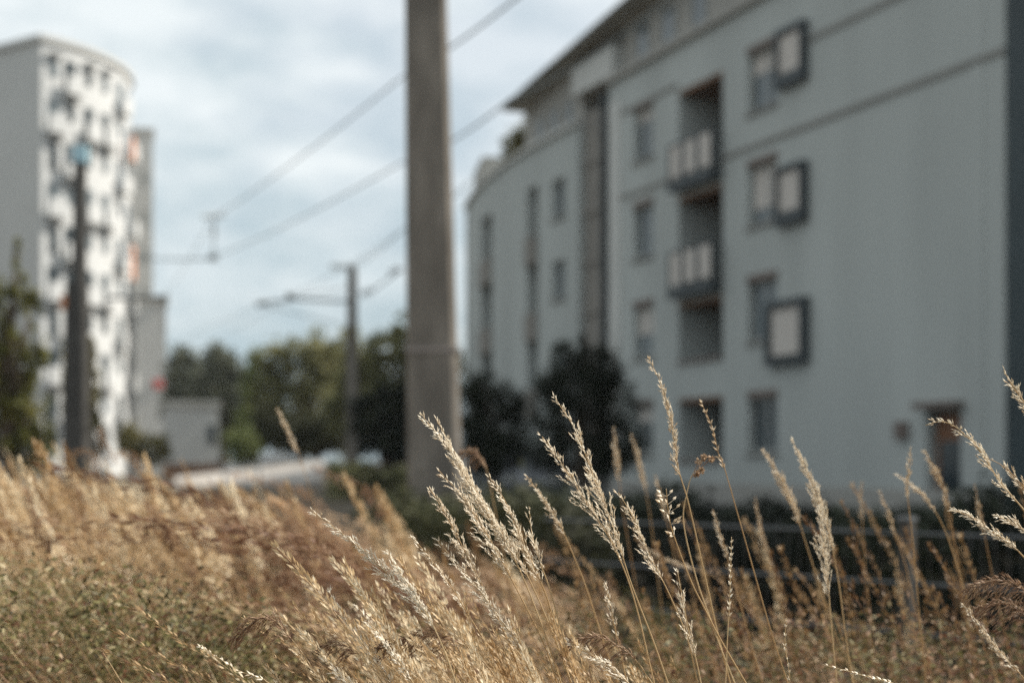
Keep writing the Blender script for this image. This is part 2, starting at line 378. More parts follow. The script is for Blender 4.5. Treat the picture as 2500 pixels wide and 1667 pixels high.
rf = MB(); cut = np.concatenate([[-.4, 8., 15.], np.linspace(SB, sR, 6)]); T0, T1 = 0., .15
for i in range(len(cut)):
    e_ = eave(cut[i]); rf.add([(cut[i], .45, zz(e_)), (cut[i], -12.4, zz(e_)), (cut[i], -12.4, zz(e_ + T1)), (cut[i], .45, zz(e_ + T1))], [(0,1,2,3)] if i in (0, len(cut) - 1) else [])
for i in range(len(cut) - 1):
    for k in range(4): rf.f.append((i*4+k, i*4+(k+1) % 4, i*4+4+(k+1) % 4, i*4+4+k))
roof = rf.build('roof', M['roof'], bldg)
MB().tube([(c_, .5, zz(eave(c_) + .05)) for c_ in cut], .05, 8).build('gutter', M['frame'], roof)
# terrace end block beyond the roof
eb = MB(); pe = [(LEND - 3.2, -.3), (LEND + .2, -.3)] + [(LEND + .2 + 3.2 * math.sin(a_), -3.5 + 3.2 * math.cos(a_)) for a_ in np.linspace(.15, 1.5, 9)] + [(LEND - 3.2, -3.6)]
n_ = len(pe); eb.add([(p_[0], p_[1], zz(10.95)) for p_ in pe] + [(p_[0], p_[1], zz(12.5)) for p_ in pe],
       [(i, n_ + i, n_ + (i + 1) % n_, (i + 1) % n_) for i in range(n_)] + [tuple(range(2*n_-1, n_-1, -1))])
MB().box((LEND - .5, .0, 0.02), (LEND - .02, .035, zz(10.85))).build('corner_strip', M['attic'], bldg)  # darker strip: shadow on the curved end put into colour
eb.build('terrace_block', M['attic'], bldg)
# windows
k = 0
for a in wins:
    near = a[0] < sNear
    bl = (.35, .75, .0, .0, .2, .0, .55, .3)[k % 8] if near else 0
    window(bldg, a[0], a[1], a[2], a[3], blind=bl, gl=('darkglass' if a[3] < 2.5 and near else 'glass'), lintel=near); k += 1
for i, (u0, u1, z0, z1) in enumerate(((1906, 1975, 9.3, 10.63), (1906, 1975, 6.16, 7.5), (1882, 1978, 3.0, 4.47))):
    s0, s1 = S(u1), S(u0)
    bx = MB().ring(s0, s1, zz(z0), zz(z1), .004, .2, .17 if i == 2 else .12)
    bx.box((s0 + .1, .004, zz(z0) + .05), (s1 - .1, .03, zz(z1) - .05))
    if i < 2: bx.box((s0 + .12, .032, zz(z0) + .12), (s1 - .12, .19, zz(z0) + .3))
    bx = bx.build('boxed_window', M['darkframe'], bldg)
    MB().box((s0 + .19, .033, zz(z0) + (.32 if i < 2 else .22)), (s1 - (.13 if i < 2 else .22), .12, zz(z1) - .15)).build('blind', M['blind'], bx)
# loggias
for i, a in enumerate(logg):
    s0, s1, z0, z1 = a
    gl = MB().ring(s0 + .1, s1 - .1, zz(z0) + .02, zz(z1) - .12, -1.29, -1.2, .08)
    gl.box(((s0+s1)/2 - .04, -1.29, zz(z0) + .1), ((s0+s1)/2 + .04, -1.2, zz(z1) - .2))
    lg = gl.build('loggia_door', M['darkframe'], bldg)
    MB().box((s0 + .02, -1.295, zz(z0) + .02), (s1 - .02, -1.25, zz(z1) - .12)).build('pane', M['darkglass'], lg)
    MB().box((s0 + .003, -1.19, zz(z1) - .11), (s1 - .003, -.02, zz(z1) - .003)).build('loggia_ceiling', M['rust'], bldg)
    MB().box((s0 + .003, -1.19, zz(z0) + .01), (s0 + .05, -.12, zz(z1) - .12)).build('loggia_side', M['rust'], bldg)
    if i < 2:
        rl = MB().box((s0, .0, zz(z0) - .14), (s1, .36, zz(z0) + .05))
        rl.ring(s0 + .01, s1 - .01, zz(z0) + .06, zz(z0) + 1.08, .26, .33, .05)
        w3 = (s1 - s0) / 3
        for q in (1, 2): rl.box((s0 + q * w3 - .09, .26, zz(z0) + .11), (s0 + q * w3 + .09, .33, zz(z0) + 1.03))
        rl = rl.build('balcony_railing', M['darkframe'], bldg)
        for q in range(3):
            MB().box((s0 + q * w3 + .12, .28, zz(z0) + .2), (s0 + (q+1) * w3 - .12, .31, zz(z0) + 1.02)).build('railing_panel', M['blind'], rl)
    else:
        MB().box((s0, -.04, zz(z0) - .08), (s1, .08, zz(z0) - .004)).build('loggia_sill', M['lintel'], bldg)
for a in flogg:
    MB().box((a[0] + .05, -1.28, zz(a[2]) + .05), (a[1] - .05, -1.2, zz(a[3]) - .1)).build('loggia_door', M['darkglass'], bldg)
    MB().box((a[0], -.05, zz(a[2]) - .1), (a[1], .12, zz(a[2]) + .8)).build('balcony_parapet', M['brownwall'], bldg)
# entrance door, canopy and wall lamp
d = MB().box((dr[0] + .06, -.26, zz(dr[2])), (dr[1] - .06, -.2, zz(dr[3]) - .08))
d = d.build('door', M['door'], bldg)
MB().box((dr[0] + .2, -.195, zz(.0)), (dr[1] - .2, -.17, zz(1.2))).build('pane', M['darkglass'], d)
MB().tube([(dr[0] + .14, -.19, zz(.6)), (dr[0] + .14, -.12, zz(.6)), (dr[0] + .14, -.12, zz(.9)), (dr[0] + .14, -.19, zz(.9))], .018, 6).build('handle', M['steel'], d)
MB().box((dr[0] - .1, .002, zz(1.83)), (dr[1] + .1, .3, zz(1.95))).build('door_canopy', M['lintel'], bldg)
sl_ = S(2207); MB().box((sl_ - .16, .002, zz(1.25)), (sl_ + .16, .14, zz(1.6))).build('wall_lamp', M['lintel'], bldg)  # plain unlit box standing for the wall lamp
MB().box((0.004, .0, 0), (sNear, .035, zz(.25))).build('plinth', M['attic'], bldg)

# the far part of the building follows the bend
def bend_all(o):
    for c_ in o.children:
        n_ = len(c_.data.vertices); a_ = np.empty(n_ * 3, np.float32); c_.data.vertices.foreach_get('co', a_); a_ = a_.reshape(-1, 3)
        if a_[:, 0].max() > SB:
            bx_, by_ = bend(a_[:, 0], a_[:, 1]); a_[:, 0] = bx_; a_[:, 1] = by_; c_.data.vertices.foreach_set('co', a_.ravel()); c_.data.update()
        bend_all(c_)
bend_all(bldg)
# roof terrace shrub on the far end
def leaf_cloud(centers, radii, n, size, mix=.5, squash=1., seed=0):
    """n leaf-sized rhombi gathered in clumps; centers/radii describe the lobes"""
    g = np.random.default_rng(seed); centers = np.asarray(centers, float); radii = np.asarray(radii, float)
    vol = radii.prod(1) ** .75; pk = g.choice(len(centers), n, p=vol / vol.sum())
    ncl = max(6, n // 28); cpk = g.choice(len(centers), ncl, p=vol / vol.sum())
    dv = g.normal(size=(ncl, 3)); dv /= np.linalg.norm(dv, axis=1)[:, None]
    cl = centers[cpk] + dv * radii[cpk] * (g.uniform(.35, 1, (ncl, 1)) ** .6)
    ctint = g.uniform(0, 1, ncl); own = g.integers(0, ncl, n)
    spread = radii[cpk[own]] * .17
    p = cl[own] + g.normal(size=(n, 3)) * spread
    return leaves_at(p, size * g.uniform(.6, 1.4, n), g, np.clip(ctint[own] * .6 + g.uniform(0, .4, n), 0, 1))
def leaves_at(p, sz, g, tint, aspect=.45, up=.3):
    n = len(p); d = g.normal(size=(n, 3)); d[:, 2] = d[:, 2] * .7 + up; d /= np.linalg.norm(d, axis=1)[:, None]
    e = np.cross(d, g.normal(size=(n, 3))); e /= np.linalg.norm(e, axis=1)[:, None]
    sz = np.asarray(sz)[:, None]
    V = np.stack([p - d * sz * .5, p + e * sz * aspect * .5, p + d * sz * .5, p - e * sz * aspect * .5], 1).reshape(-1, 3)
    F = np.arange(n * 4).reshape(-1, 4)
    return V, F, np.repeat(tint, 4)

def plant(name, label, cat, base, lobes, n, size, lf, trunk=.12, group=None, seed=1, crown='crown', limbs=True):
    """tree or shrub: tapered trunk, limbs into the lobes and a crown of clumped leaves; lobes are (dx,dy,z,rx,ry,rz)"""
    t = thing(name, label, cat, base, 0, group)
    lb = np.array(lobes, float); V, F, ti = leaf_cloud(lb[:, :3], lb[:, 3:], n, size, seed=seed)
    np_mesh(crown, V, F, LF[lf], ti, t)
    mb = MB(); g = random.Random(seed); top = max(l_[2] for l_ in lobes)
    zt = top * .8
    mb.tube([(0, 0, -.1), (.02, 0, zt * .3), (-.03 * zt, .02, zt * .65), (0, 0, zt)], [trunk * 1.25, trunk, trunk * .6, trunk * .2], 8)
    if limbs:
        for l_ in lobes:
            z0 = min(l_[2] * .55, zt * .7); c = np.array(l_[:3])
            mb.tube([(0, 0, z0), c * .5 + np.array((0, 0, z0 * .5 + .1)), c + np.array((0, 0, l_[5] * .4))], [trunk * .55, trunk * .35, trunk * .1], 5)
    mb.build('trunk', M['bark'], t, True)
    return t
_lx, _ly = bend(S(1232), -.9); tb = (C0x - .403 * C0D + FD[0] * _lx - FD[1] * _ly, C0D + FD[1] * _lx + FD[0] * _ly); plant('terrace_shrub', 'brown-green shrub on the roof terrace at the building\'s far end', 'shrub', (float(tb[0]), float(tb[1]), 10.95),
      [(-.5, .1, .65, .5, .5, .65), (.15, 0, 1.1, .6, .5, .75), (.7, .2, 1.25, .5, .6, .7), (-.1, .2, .7, .6, .5, .6)], 4500, .14, 'olive', .05, seed=3)

# dark-clad wing that continues the facade line towards the camera
wing = thing('dark_building', 'dark teal clad building at the right edge beyond the grey wall', 'building',
             (C0x - .403 * (C0D - .03), C0D - .03, BASE), math.atan2(-FD[1], -FD[0]))
wm = MB().box((.02, 0.0, 0), (19.2, 11, 12.3))
wm.build('wall', M['darkclad'], wing)
jm = MB()
for k in range(9): jm.box((1.0 + k * 2., -.05, .4), (1.06 + k * 2., -.002, 12.1))
jm.build('cladding_fin', M['darkframe'], wing)
MB().box((.02, -.08, 12.302), (19.2, 11.05, 12.4)).build('roof', M['roof'], wing)
for r_ in range(4):
    for k in range(3):
        f = MB().ring(1.6 + k * 6, 3.0 + k * 6, 1.2 + r_ * 2.75, 2.7 + r_ * 2.75, -.045, -.003, .06).build('window', M['darkframe'], wing)
        MB().box((1.66 + k * 6, -.03, 1.26 + r_ * 2.75), (2.94 + k * 6, -.012, 2.64 + r_ * 2.75)).build('pane', M['darkglass'], f)

# ------------------------------------------------------------------ left: white tower block with curved face
TC = np.array(((101 - 1250) / FPX * 92, 92.)); TR = 11.1; H0 = R(45); TH = 28.2
tower = thing('tower_block', 'tall white tower block with curved balconied face and blank shaded side', 'building', (TC[0], TC[1], BASE))
def arc(deg, out=0.):
    h = H0 + R(deg); p = np.array((TR * (math.sin(h) - math.sin(H0)), -TR * (math.cos(h) - math.cos(H0))))
    return p + out * np.array((math.sin(h), -math.cos(h)))
N = 28; ang = np.linspace(0, 92, N); ap = [arc(a_) for a_ in ang]
mb = MB()
for p_, q_ in zip(ap[:-1], ap[1:]): mb.add([(p_[0],p_[1],0),(q_[0],q_[1],0),(q_[0],q_[1],TH),(p_[0],p_[1],TH)], [(0,1,2,3)])
mb.build('curved_wall', M['white'], tower)
LD = np.array((-.83, .56)); lf_ = LD * 16; bk = ap[-1] + np.array((-14, 8))
mb = MB().add([(0,0,0),(lf_[0],lf_[1],0),(lf_[0],lf_[1],TH),(0,0,TH)], [(3,2,1,0)])
mb = MB(); mb.add([(0,0,0),(lf_[0],lf_[1],0),(lf_[0],lf_[1],TH),(0,0,TH)], [(3,2,1,0)])
mb.add([(lf_[0],lf_[1],0),(bk[0],bk[1],0),(bk[0],bk[1],TH),(lf_[0],lf_[1],TH)], [(3,2,1,0)])
mb.add([(bk[0],bk[1],0),(ap[-1][0],ap[-1][1],0),(ap[-1][0],ap[-1][1],TH),(bk[0],bk[1],TH)], [(3,2,1,0)])
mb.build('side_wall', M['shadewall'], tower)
mb = MB(); ring = [arc(a_, .25) for a_ in ang] + [bk, lf_ + np.array((-.1, -.25)), np.array((-.0, -.3))]; n_ = len(ring)
mb.add([(p_[0], p_[1], TH + .002) for p_ in ring] + [(p_[0], p_[1], TH + .35) for p_ in ring],
       [(i, (i+1) % n_, n_ + (i+1) % n_, n_ + i) for i in range(n_)] + [tuple(range(n_, 2*n_)), tuple(range(n_-1, -1, -1))])
mb.build('roof', M['shadewall'], tower)
def arc_box(mb, a0, a1, o0, o1, z0, z1, n=4):
    aa = np.linspace(a0, a1, n + 1)
    for i in range(n):
        q = [arc(aa[i], o0), arc(aa[i+1], o0), arc(aa[i+1], o1), arc(aa[i], o1)]
        mb.add([(p_[0],p_[1],z0) for p_ in q] + [(p_[0],p_[1],z1) for p_ in q],
               [(0,1,2,3),(7,6,5,4),(3,2,6,7)] + ([(0,3,7,4)] if i == 0 else []) + ([(1,5,6,2)] if i == n-1 else []))
ST = 2.72; tr = random.Random(11)
colsA = [(1.8, 7.2), (8.2, 13.8), (16.5, 22), (25.5, 31), (36, 42.5), (47, 54)]
for fl in range(10):
    z = .7 + fl * ST
    for ci, (a0, a1) in enumerate(colsA):
        deep = tr.random() < (.9 if ci < 2 else .4)
        if (fl + ci + (ci > 2)) % 2 == 0:
            m1 = MB(); arc_box(m1, a0 - .6, a1 + .6, .0, .7, z - .2, z - .02); arc_box(m1, a0 - .6, a1 + .6, .62, .7, z - .02, z + .98)
            bal = m1.build('balcony', M['white'], tower)
            m2 = MB(); arc_box(m2, a0 + .6, a1 - .6, .02, .06, z + .05, z + 2.1); m2.build('balcony_door', M['darkglass' if deep else 'glass'], bal)
        else:
            m2 = MB(); wz = z + (.2 if deep and ci == 0 else .85); arc_box(m2, a0 + 1.2, a1 - 1.2, .02, .07, wz, z + 2.0)
            wn = m2.build('window', M['darkglass' if deep else 'glass'], tower)
            if ci < 4:
                m3 = MB(); arc_box(m3, a0 + .4, a1 - .4, .02, .45, z + 2.1, z + 2.3); m3.build('underside_shade', M['steel'], wn)  # dark band: shade of balcony undersides put into colour
for z0, z1 in ((13.6, 16.), (21.9, 23.6)):
    m1 = MB(); arc_box(m1, 40.6, 44, .74, .8, z0, z1); m1.build('orange_screen', M['orange'], tower)

def slab(name, label, u0, u1, vtop, D, depth, m, rz=16.):
    p0 = P(u0, vtop, D); p1 = P(u1, vtop, D); t = thing(name, label, 'building', ((p0[0] + p1[0]) / 2, D, BASE), R(rz)); hw = (p1[0] - p0[0]) / 2; h = p0[2] - BASE
    MB().box((-hw, 0, 0), (hw, depth, h)).build('wall', m, t)
    MB().box((-hw - .15, -.15, h + .002), (hw + .15, depth + .15, h + .3)).build('roof', M['roof'], t)
    return t, hw, h
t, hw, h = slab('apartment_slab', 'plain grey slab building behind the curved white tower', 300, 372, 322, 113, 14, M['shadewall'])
for k in range(8): MB().box((hw - .9, -.02, 1.2 + k * 3.1), (hw - .25, -.004, 2.3 + k * 3.1)).build('window', M['frame'], t)
t, hw, h = slab('lower_annex', 'lower pale grey annex beside the tower with a small red sign', 330, 405, 742, 101, 9, M['shadewall'])
q = P(385, 937, 101); sg = MB().box(((q[0] - t.location[0]) / math.cos(R(16)) - .32, -.1, q[2] - BASE - .32), ((q[0] - t.location[0]) / math.cos(R(16)) + .32, -.003, q[2] - BASE + .32)).build('sign', M['red'], t)
for k in range(3): MB().box((-.7 + k * .8, -.02, 1.5), (-.3 + k * .8, -.004, 2.7)).build('window', M['frame'], t)
t, hw, h = slab('low_building', 'low flat-roofed grey building with one dark window before the far trees', 400, 533, 992, 75, 7, M['shadewall'], 13.5)
f = MB().ring(hw - .62, hw - .12, 1.9, 3.0, -.06, -.003, .05).build('window', M['frame'], t)
MB().box((hw - .57, -.04, 1.95), (hw - .17, -.012, 2.95)).build('pane', M['darkglass'], f)
MB().box((-hw, -.03, .0), (hw, -.003, .9)).build('plinth', M['rust'], t)

# ------------------------------------------------------------------ masts and wires
def mast(label, u, D, ztop, h0, h1, m='concrete', lean=0., name='catenary_mast', group=None):
    x = (u - 1250) / FPX * D; g = float(ground_z(x, D))
    t = thing(name, label, 'mast', (x, D, g), 0, group)
    MB().taper_box((0, 0, -.15), (lean, 0, ztop - g), h0, h1).build('pole', M[m], t)
    return t, g
# near mast: right flank catches the sun
D = 10.7
big, gb = mast('massive tapered concrete mast rising out of frame in the middle', 1069, D, 8.6, (.212, .19), (.098, .12), lean=-.165)
zb = EYE + (HOR - 857) / FPX * D - gb
def halfx(z): return .212 + (.098 - .212) * (z + .15) / (8.6 - gb + .15)
cx = -.165 * (zb + .15) / (8.6 - gb + .15)
MB().ring(cx - halfx(zb) - .012, cx + halfx(zb) + .012, -.2, .2, -.0, .0, .01) if False else None
rb = MB(); hx, hy = halfx(zb) + .006, .19 + (.12 - .19) * (zb / 9) + .006
for (xa, xb, ya, yb) in ((-hx, hx, -hy - .004, -hy + .004), (-hx, hx, hy - .004, hy + .004), (-hx - .004, -hx + .004, -hy, hy), (hx - .004, hx + .004, -hy, hy)):
    rb.box((cx + xa, ya, zb - .014), (cx + xb, yb, zb + .014))
rb.build('metal_band', M['ring'], big)
mid, gm = mast('slim mast further along the line with cantilever arm on the left', 860, 48, 7.35, (.235, .2), (.14, .14), lean=0.)
def insul(mb, a, b_, r=.07):
    a = np.array(a, float); b_ = np.array(b_, float)
    for k in range(5):
        c = a + (b_ - a) * (k + .5) / 5; dd = (b_ - a) / 5 * .3
        mb.tube([c - dd, c, c + dd], [r * .5, r, r * .5], 8)
def loc(u, v, D, t, y=0.): p = P(u, v, D); return (p[0] - t.location[0], y, p[2] - t.location[2])
MB().tube([loc(868, 737, 48, mid), loc(720, 730, 48, mid), loc(630, 742, 48, mid)], [.05, .045, .04], 8).build('cantilever_arm', M['steel'], mid)
MB().tube([loc(868, 700, 48, mid), loc(700, 726, 48, mid)], .02, 6).build('stay', M['steel'], mid)
MB().tube([loc(860, 800, 48, mid), loc(640, 745, 48, mid)], .018, 6).build('strut', M['steel'], mid)
i_ = MB(); insul(i_, loc(655, 738, 48, mid), loc(625, 744, 48, mid), .13); i_.build('insulator', M['porcelain'], mid)
i_ = MB(); insul(i_, loc(717, 729, 48, mid), loc(700, 718, 48, mid), .13); i_.build('insulator', M['porcelain'], mid)
i_ = MB(); insul(i_, loc(848, 652, 48, mid), loc(806, 650, 48, mid), .12); i_.build('insulator', M['porcelain'], mid)
i_ = MB(); insul(i_, loc(880, 720, 48, mid), loc(910, 708, 48, mid), .15); i_.build('insulator', M['porcelain'], mid)
MB().tube([loc(905, 712, 48, mid), loc(985, 655, 48, mid)], .03, 6).build('bracket', M['steel'], mid)
i_ = MB(); insul(i_, loc(950, 668, 48, mid), loc(978, 655, 48, mid), .15); i_.build('insulator', M['porcelain'], mid)

# left mast: thick concrete foot, slim dark upper pole and a pale blue plate
x, D = (188 - 1250) / FPX * 22, 22
sig = thing('signal_mast', 'dark mast with thick foot and pale blue plate on top at left', 'mast', (x, D, float(ground_z(x, D))))
MB().taper_box((0, 0, -.1), (.0, 0, EYE + (HOR - 690) / FPX * D + .3), (.2, .2), (.14, .14)).build('foot_pole', M['darksteel'], sig)
MB().tube([(.03, 0, 2.9), (.05, 0, EYE + (HOR - 398) / FPX * D + .3)], [.12, .095], 10).build('upper_pole', M['darksteel'], sig)
zt = EYE + (HOR - 378) / FPX * D + .3
hd = MB().box((-.05, -.06, zt - .13), (.17, .05, zt + .13)).build('plate', M['bluelamp'], sig)
MB().box((-.14, -.05, zt - .12), (-.055, .06, zt + .1)).build('plate_back', M['white'], sig)
MB().box((-.2, -.18, EYE + .3 + (HOR - 742) / FPX * D - .1), (-.12, -.06, EYE + .3 + (HOR - 742) / FPX * D + .12)).build('marker', M['orange'], sig)

fm, _ = mast('thin far mast in front of the white tower with a long level arm', 319, 68, 9.5, (.11, .11), (.08, .08), m='steel')
MB().tube([loc(265, 727, 68, fm), loc(405, 727, 68, fm)], .1, 8).build('cantilever_arm', M['steel'], fm)
MB().tube([loc(398, 727, 68, fm), loc(398, 810, 68, fm)], .035, 6).build('drop_hanger', M['steel'], fm)
i_ = MB(); insul(i_, loc(385, 727, 68, fm), loc(412, 727, 68, fm), .2); i_.build('insulator', M['porcelain'], fm)
# wire bundles: each hangs between two supports
def wire(label, pts, r):
    pts = [P(*p) for p in pts]; q = []
    for a_, b_ in zip(pts[:-1], pts[1:]):
        for k in range(16):
            t_ = k / 16; p = a_ + (b_ - a_) * t_; p[2] -= .12 * 4 * t_ * (1 - t_); q.append(p)
    q.append(pts[-1])
    return tag(MB().tube(q, r, 6).build('overhead_wire', M['wire'], None, True), label, 'wire', 'overhead wires above the railway')
wire('upper overhead wire sloping from top centre behind the big mast', [(1560, -260, 11), (980, 190, 23), (521, 530, 50), (395, 735, 90)], .015)
wire('lower overhead wire meeting the far crosspiece below the upper one', [(1700, -60, 12), (1250, 240, 18), (980, 398, 27), (521, 628, 50)], .015)
wire('low contact wire running past the slim mast to the left', [(985, 560, 40), (720, 715, 48), (560, 810, 75)], .011)
wire('nearly level span wire left of the far crosspiece', [(300, 622, 66), (521, 630, 50)], .035)
wire('thin wire from the slim mast top to the hidden side of the massive mast', [(860, 650, 48), (985, 560, 36), (1150, 440, 26)], .015)
wire('thin wire sagging left from the slim mast arm towards the far trees', [(630, 742, 48), (520, 790, 66), (400, 850, 95)], .011)
# far crosspiece hanging in the wires
x = (521 - 1250) / FPX * 50
cp = thing('wire_crosspiece', 'small hanging crosspiece with insulators where the wires meet', 'wire fitting', (x, 50, P(521, 630, 50)[2]))
MB().tube([(0, 0, 0), (.03, 0, 1.45)], .025, 6).build('hanger', M['steel'], cp)
i_ = MB(); insul(i_, (-.4, 0, 1.45), (.4, 0, 1.5), .1); i_.build('insulator', M['porcelain'], cp)
i_ = MB(); insul(i_, (.02, 0, .75), (.02, 0, 1.15), .09); i_.build('insulator', M['porcelain'], cp)
i_ = MB(); insul(i_, (-.16, 0, .0), (.16, 0, .03), .15); i_.build('insulator', M['porcelain'], cp)

# ------------------------------------------------------------------ trees, shrubs, hedges
def tree(label, u, D, lobes_px, n, size, lf, trunk=.15, seed=1, group=None, name='leafy_tree', cat='tree', dy=.8):
    """lobes_px: (u, v, ru, rv) in picture pixels at the distance D"""
    x = (u - 1250) / FPX * D; g = float(ground_z(x, D)); k = D / FPX; lb = []
    sr = random.Random(seed)
    for (lu, lv, ru, rv) in lobes_px:
        p = P(lu, lv, D); lb.append((p[0] - x, sr.uniform(-.5, .5) * ru * k * dy, p[2] - g, ru * k, ru * k * dy, rv * k))
    return plant(name, label, cat, (x, D, g), lb, n, size, lf, trunk, group, seed)
G = 'trees beyond the railway'
tree('dark far tree behind the low grey building, left of its group', 460, 88, [(450, 920, 45, 65), (435, 990, 40, 60), (480, 960, 45, 70), (500, 1030, 40, 60)], 5000, .42, 'blue', .25, 21, G)
tree('taller dark far tree directly right of the low grey building', 545, 84, [(540, 895, 45, 55), (520, 960, 50, 70), (570, 960, 45, 75), (545, 1040, 55, 60)], 5200, .42, 'blue', .25, 22, G)
tree('yellow-green narrow tree between dark trees and the round tree', 620, 72, [(625, 905, 28, 45), (610, 970, 30, 60), (640, 1020, 35, 60), (600, 1050, 30, 50)], 4200, .3, 'lime', .16, 23, G, dy=1)
tree('broad rounded olive tree left of the slim mast', 735, 67, [(735, 850, 62, 55), (680, 885, 55, 65), (785, 890, 50, 60), (700, 980, 75, 80), (780, 990, 60, 80), (740, 1060, 80, 50), (810, 930, 45, 60), (650, 940, 45, 70)], 6500, .3, 'tree', .22, 24, G)
tree('green tree between the slim mast and the massive mast', 940, 58, [(955, 850, 50, 55), (905, 880, 45, 60), (1000, 830, 50, 60), (920, 980, 60, 80), (980, 960, 60, 90), (1060, 830, 50, 70), (1080, 930, 60, 80), (850, 930, 45, 60), (840, 990, 50, 70)], 6000, .3, 'tree', .22, 25, G)
tree('pale green tree directly behind the slim mast', 850, 70, [(850, 850, 45, 55), (810, 900, 45, 60), (890, 900, 50, 60), (850, 970, 60, 70), (840, 1040, 60, 60)], 5200, .32, 'tree', .2, 34, G)
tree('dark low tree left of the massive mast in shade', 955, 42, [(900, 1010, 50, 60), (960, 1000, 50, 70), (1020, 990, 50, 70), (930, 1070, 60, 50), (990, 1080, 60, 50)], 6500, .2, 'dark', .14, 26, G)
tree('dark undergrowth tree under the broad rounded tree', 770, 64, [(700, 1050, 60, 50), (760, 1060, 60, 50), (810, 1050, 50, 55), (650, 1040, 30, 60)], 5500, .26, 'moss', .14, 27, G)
tree('light green round shrub beside the pale path', 592, 63, [(575, 1080, 35, 32), (612, 1082, 32, 32), (592, 1105, 45, 30)], 3200, .16, 'lime', .06, 28, name='round_shrub', cat='shrub')
tree('dark olive shrub at the foot of the far tower', 365, 55, [(340, 1085, 40, 35), (385, 1095, 35, 35), (310, 1075, 30, 40)], 3000, .16, 'olive', .06, 29, name='round_shrub', cat='shrub')
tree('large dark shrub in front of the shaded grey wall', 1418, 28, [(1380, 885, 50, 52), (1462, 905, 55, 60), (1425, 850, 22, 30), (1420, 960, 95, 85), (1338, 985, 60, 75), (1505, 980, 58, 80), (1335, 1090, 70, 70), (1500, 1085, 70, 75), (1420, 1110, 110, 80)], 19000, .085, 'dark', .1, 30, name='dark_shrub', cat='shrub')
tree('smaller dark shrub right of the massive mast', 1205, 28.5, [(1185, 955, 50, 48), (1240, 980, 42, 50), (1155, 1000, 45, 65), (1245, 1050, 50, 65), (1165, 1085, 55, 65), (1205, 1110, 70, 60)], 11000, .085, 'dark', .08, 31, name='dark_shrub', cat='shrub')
tree('tall ragged yellow-green conifer at the left edge', 20, 17, [(44, 635, 13, 52), (42, 600, 7, 30), (40, 720, 24, 60), (75, 760, 22, 60), (0, 760, 40, 70), (30, 850, 45, 60), (85, 880, 28, 70), (-40, 880, 50, 80), (20, 960, 60, 70), (80, 1010, 40, 70), (-30, 1050, 60, 70), (60, 1090, 55, 60), (120, 1080, 30, 60)], 6500, .085, 'conifer', .09, 32, name='conifer_tree', dy=1)
tree('thin dark green sapling just behind the left mast', 222, 26, [(222, 860, 12, 40), (228, 930, 18, 60), (215, 1000, 25, 60), (235, 1060, 24, 60), (170, 960, 20, 110)], 3600, .09, 'olive', .05, 33, name='sapling')
def hedge(label, a, b_, z0, z1, th, n, size, lf, seed, name='hedge', group=None):
    g = np.random.default_rng(seed); a = np.array(a); b_ = np.array(b_)
    t = thing(name, label, 'hedge', (a[0], a[1], 0), 0, group)
    dv = (b_ - a); L_ = np.linalg.norm(dv); dv = dv / L_; nv = np.array((-dv[1], dv[0]))
    s = g.uniform(0, L_, n); q = g.uniform(-.5, .5, n) * th; zt = z1 + .1 * np.sin(s * 2.3) + .07 * np.sin(s * 6.1 + 1) + g.normal(0, .05, n)
    z = z0 + (zt - z0) * g.uniform(0, 1, n) ** .8
    p = np.stack([dv[0] * s + nv[0] * q, dv[1] * s + nv[1] * q, z + g.normal(0, .03, n)], 1)
    V, F, ti = leaves_at(p, size * g.uniform(.6, 1.4, n), g, np.clip(.5 + .3 * np.sin(s * 3) + g.uniform(-.4, .4, n), 0, 1), .55)
    np_mesh('foliage', V, F, LF[lf], ti, t)
    return t
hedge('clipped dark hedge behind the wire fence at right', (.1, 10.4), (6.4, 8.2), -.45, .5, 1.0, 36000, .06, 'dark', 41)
hedge('sunny low green hedge left of the massive mast', (-5.2, 40), (-2.6, 40), -.3, .66, 1.4, 6000, .1, 'tree', 42)
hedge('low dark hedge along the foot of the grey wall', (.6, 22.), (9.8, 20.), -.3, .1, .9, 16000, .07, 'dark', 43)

hedge('dull green bramble thicket around the foot of the massive mast', (-.95, 9.6), (.7, 9.2), -.42, .5, .9, 12000, .06, 'moss', 44, 'bramble_thicket')

# ------------------------------------------------------------------ thin summer haze
hz = bpy.data.materials.new('haze'); hz.use_nodes = True; hn = hz.node_tree.nodes; hn.remove(hn['Principled BSDF'])
pv = hn.new('ShaderNodeVolumePrincipled'); pv.inputs['Density'].default_value = .0003; pv.inputs['Color'].default_value = (.88, .9, .9, 1)
hz.node_tree.links.new(pv.outputs[0], hn['Material Output'].inputs['Volume'])
tag(MB().box((-260, -80, -1.5), (260, 440, 40)).build('haze', hz), kind='stuff')

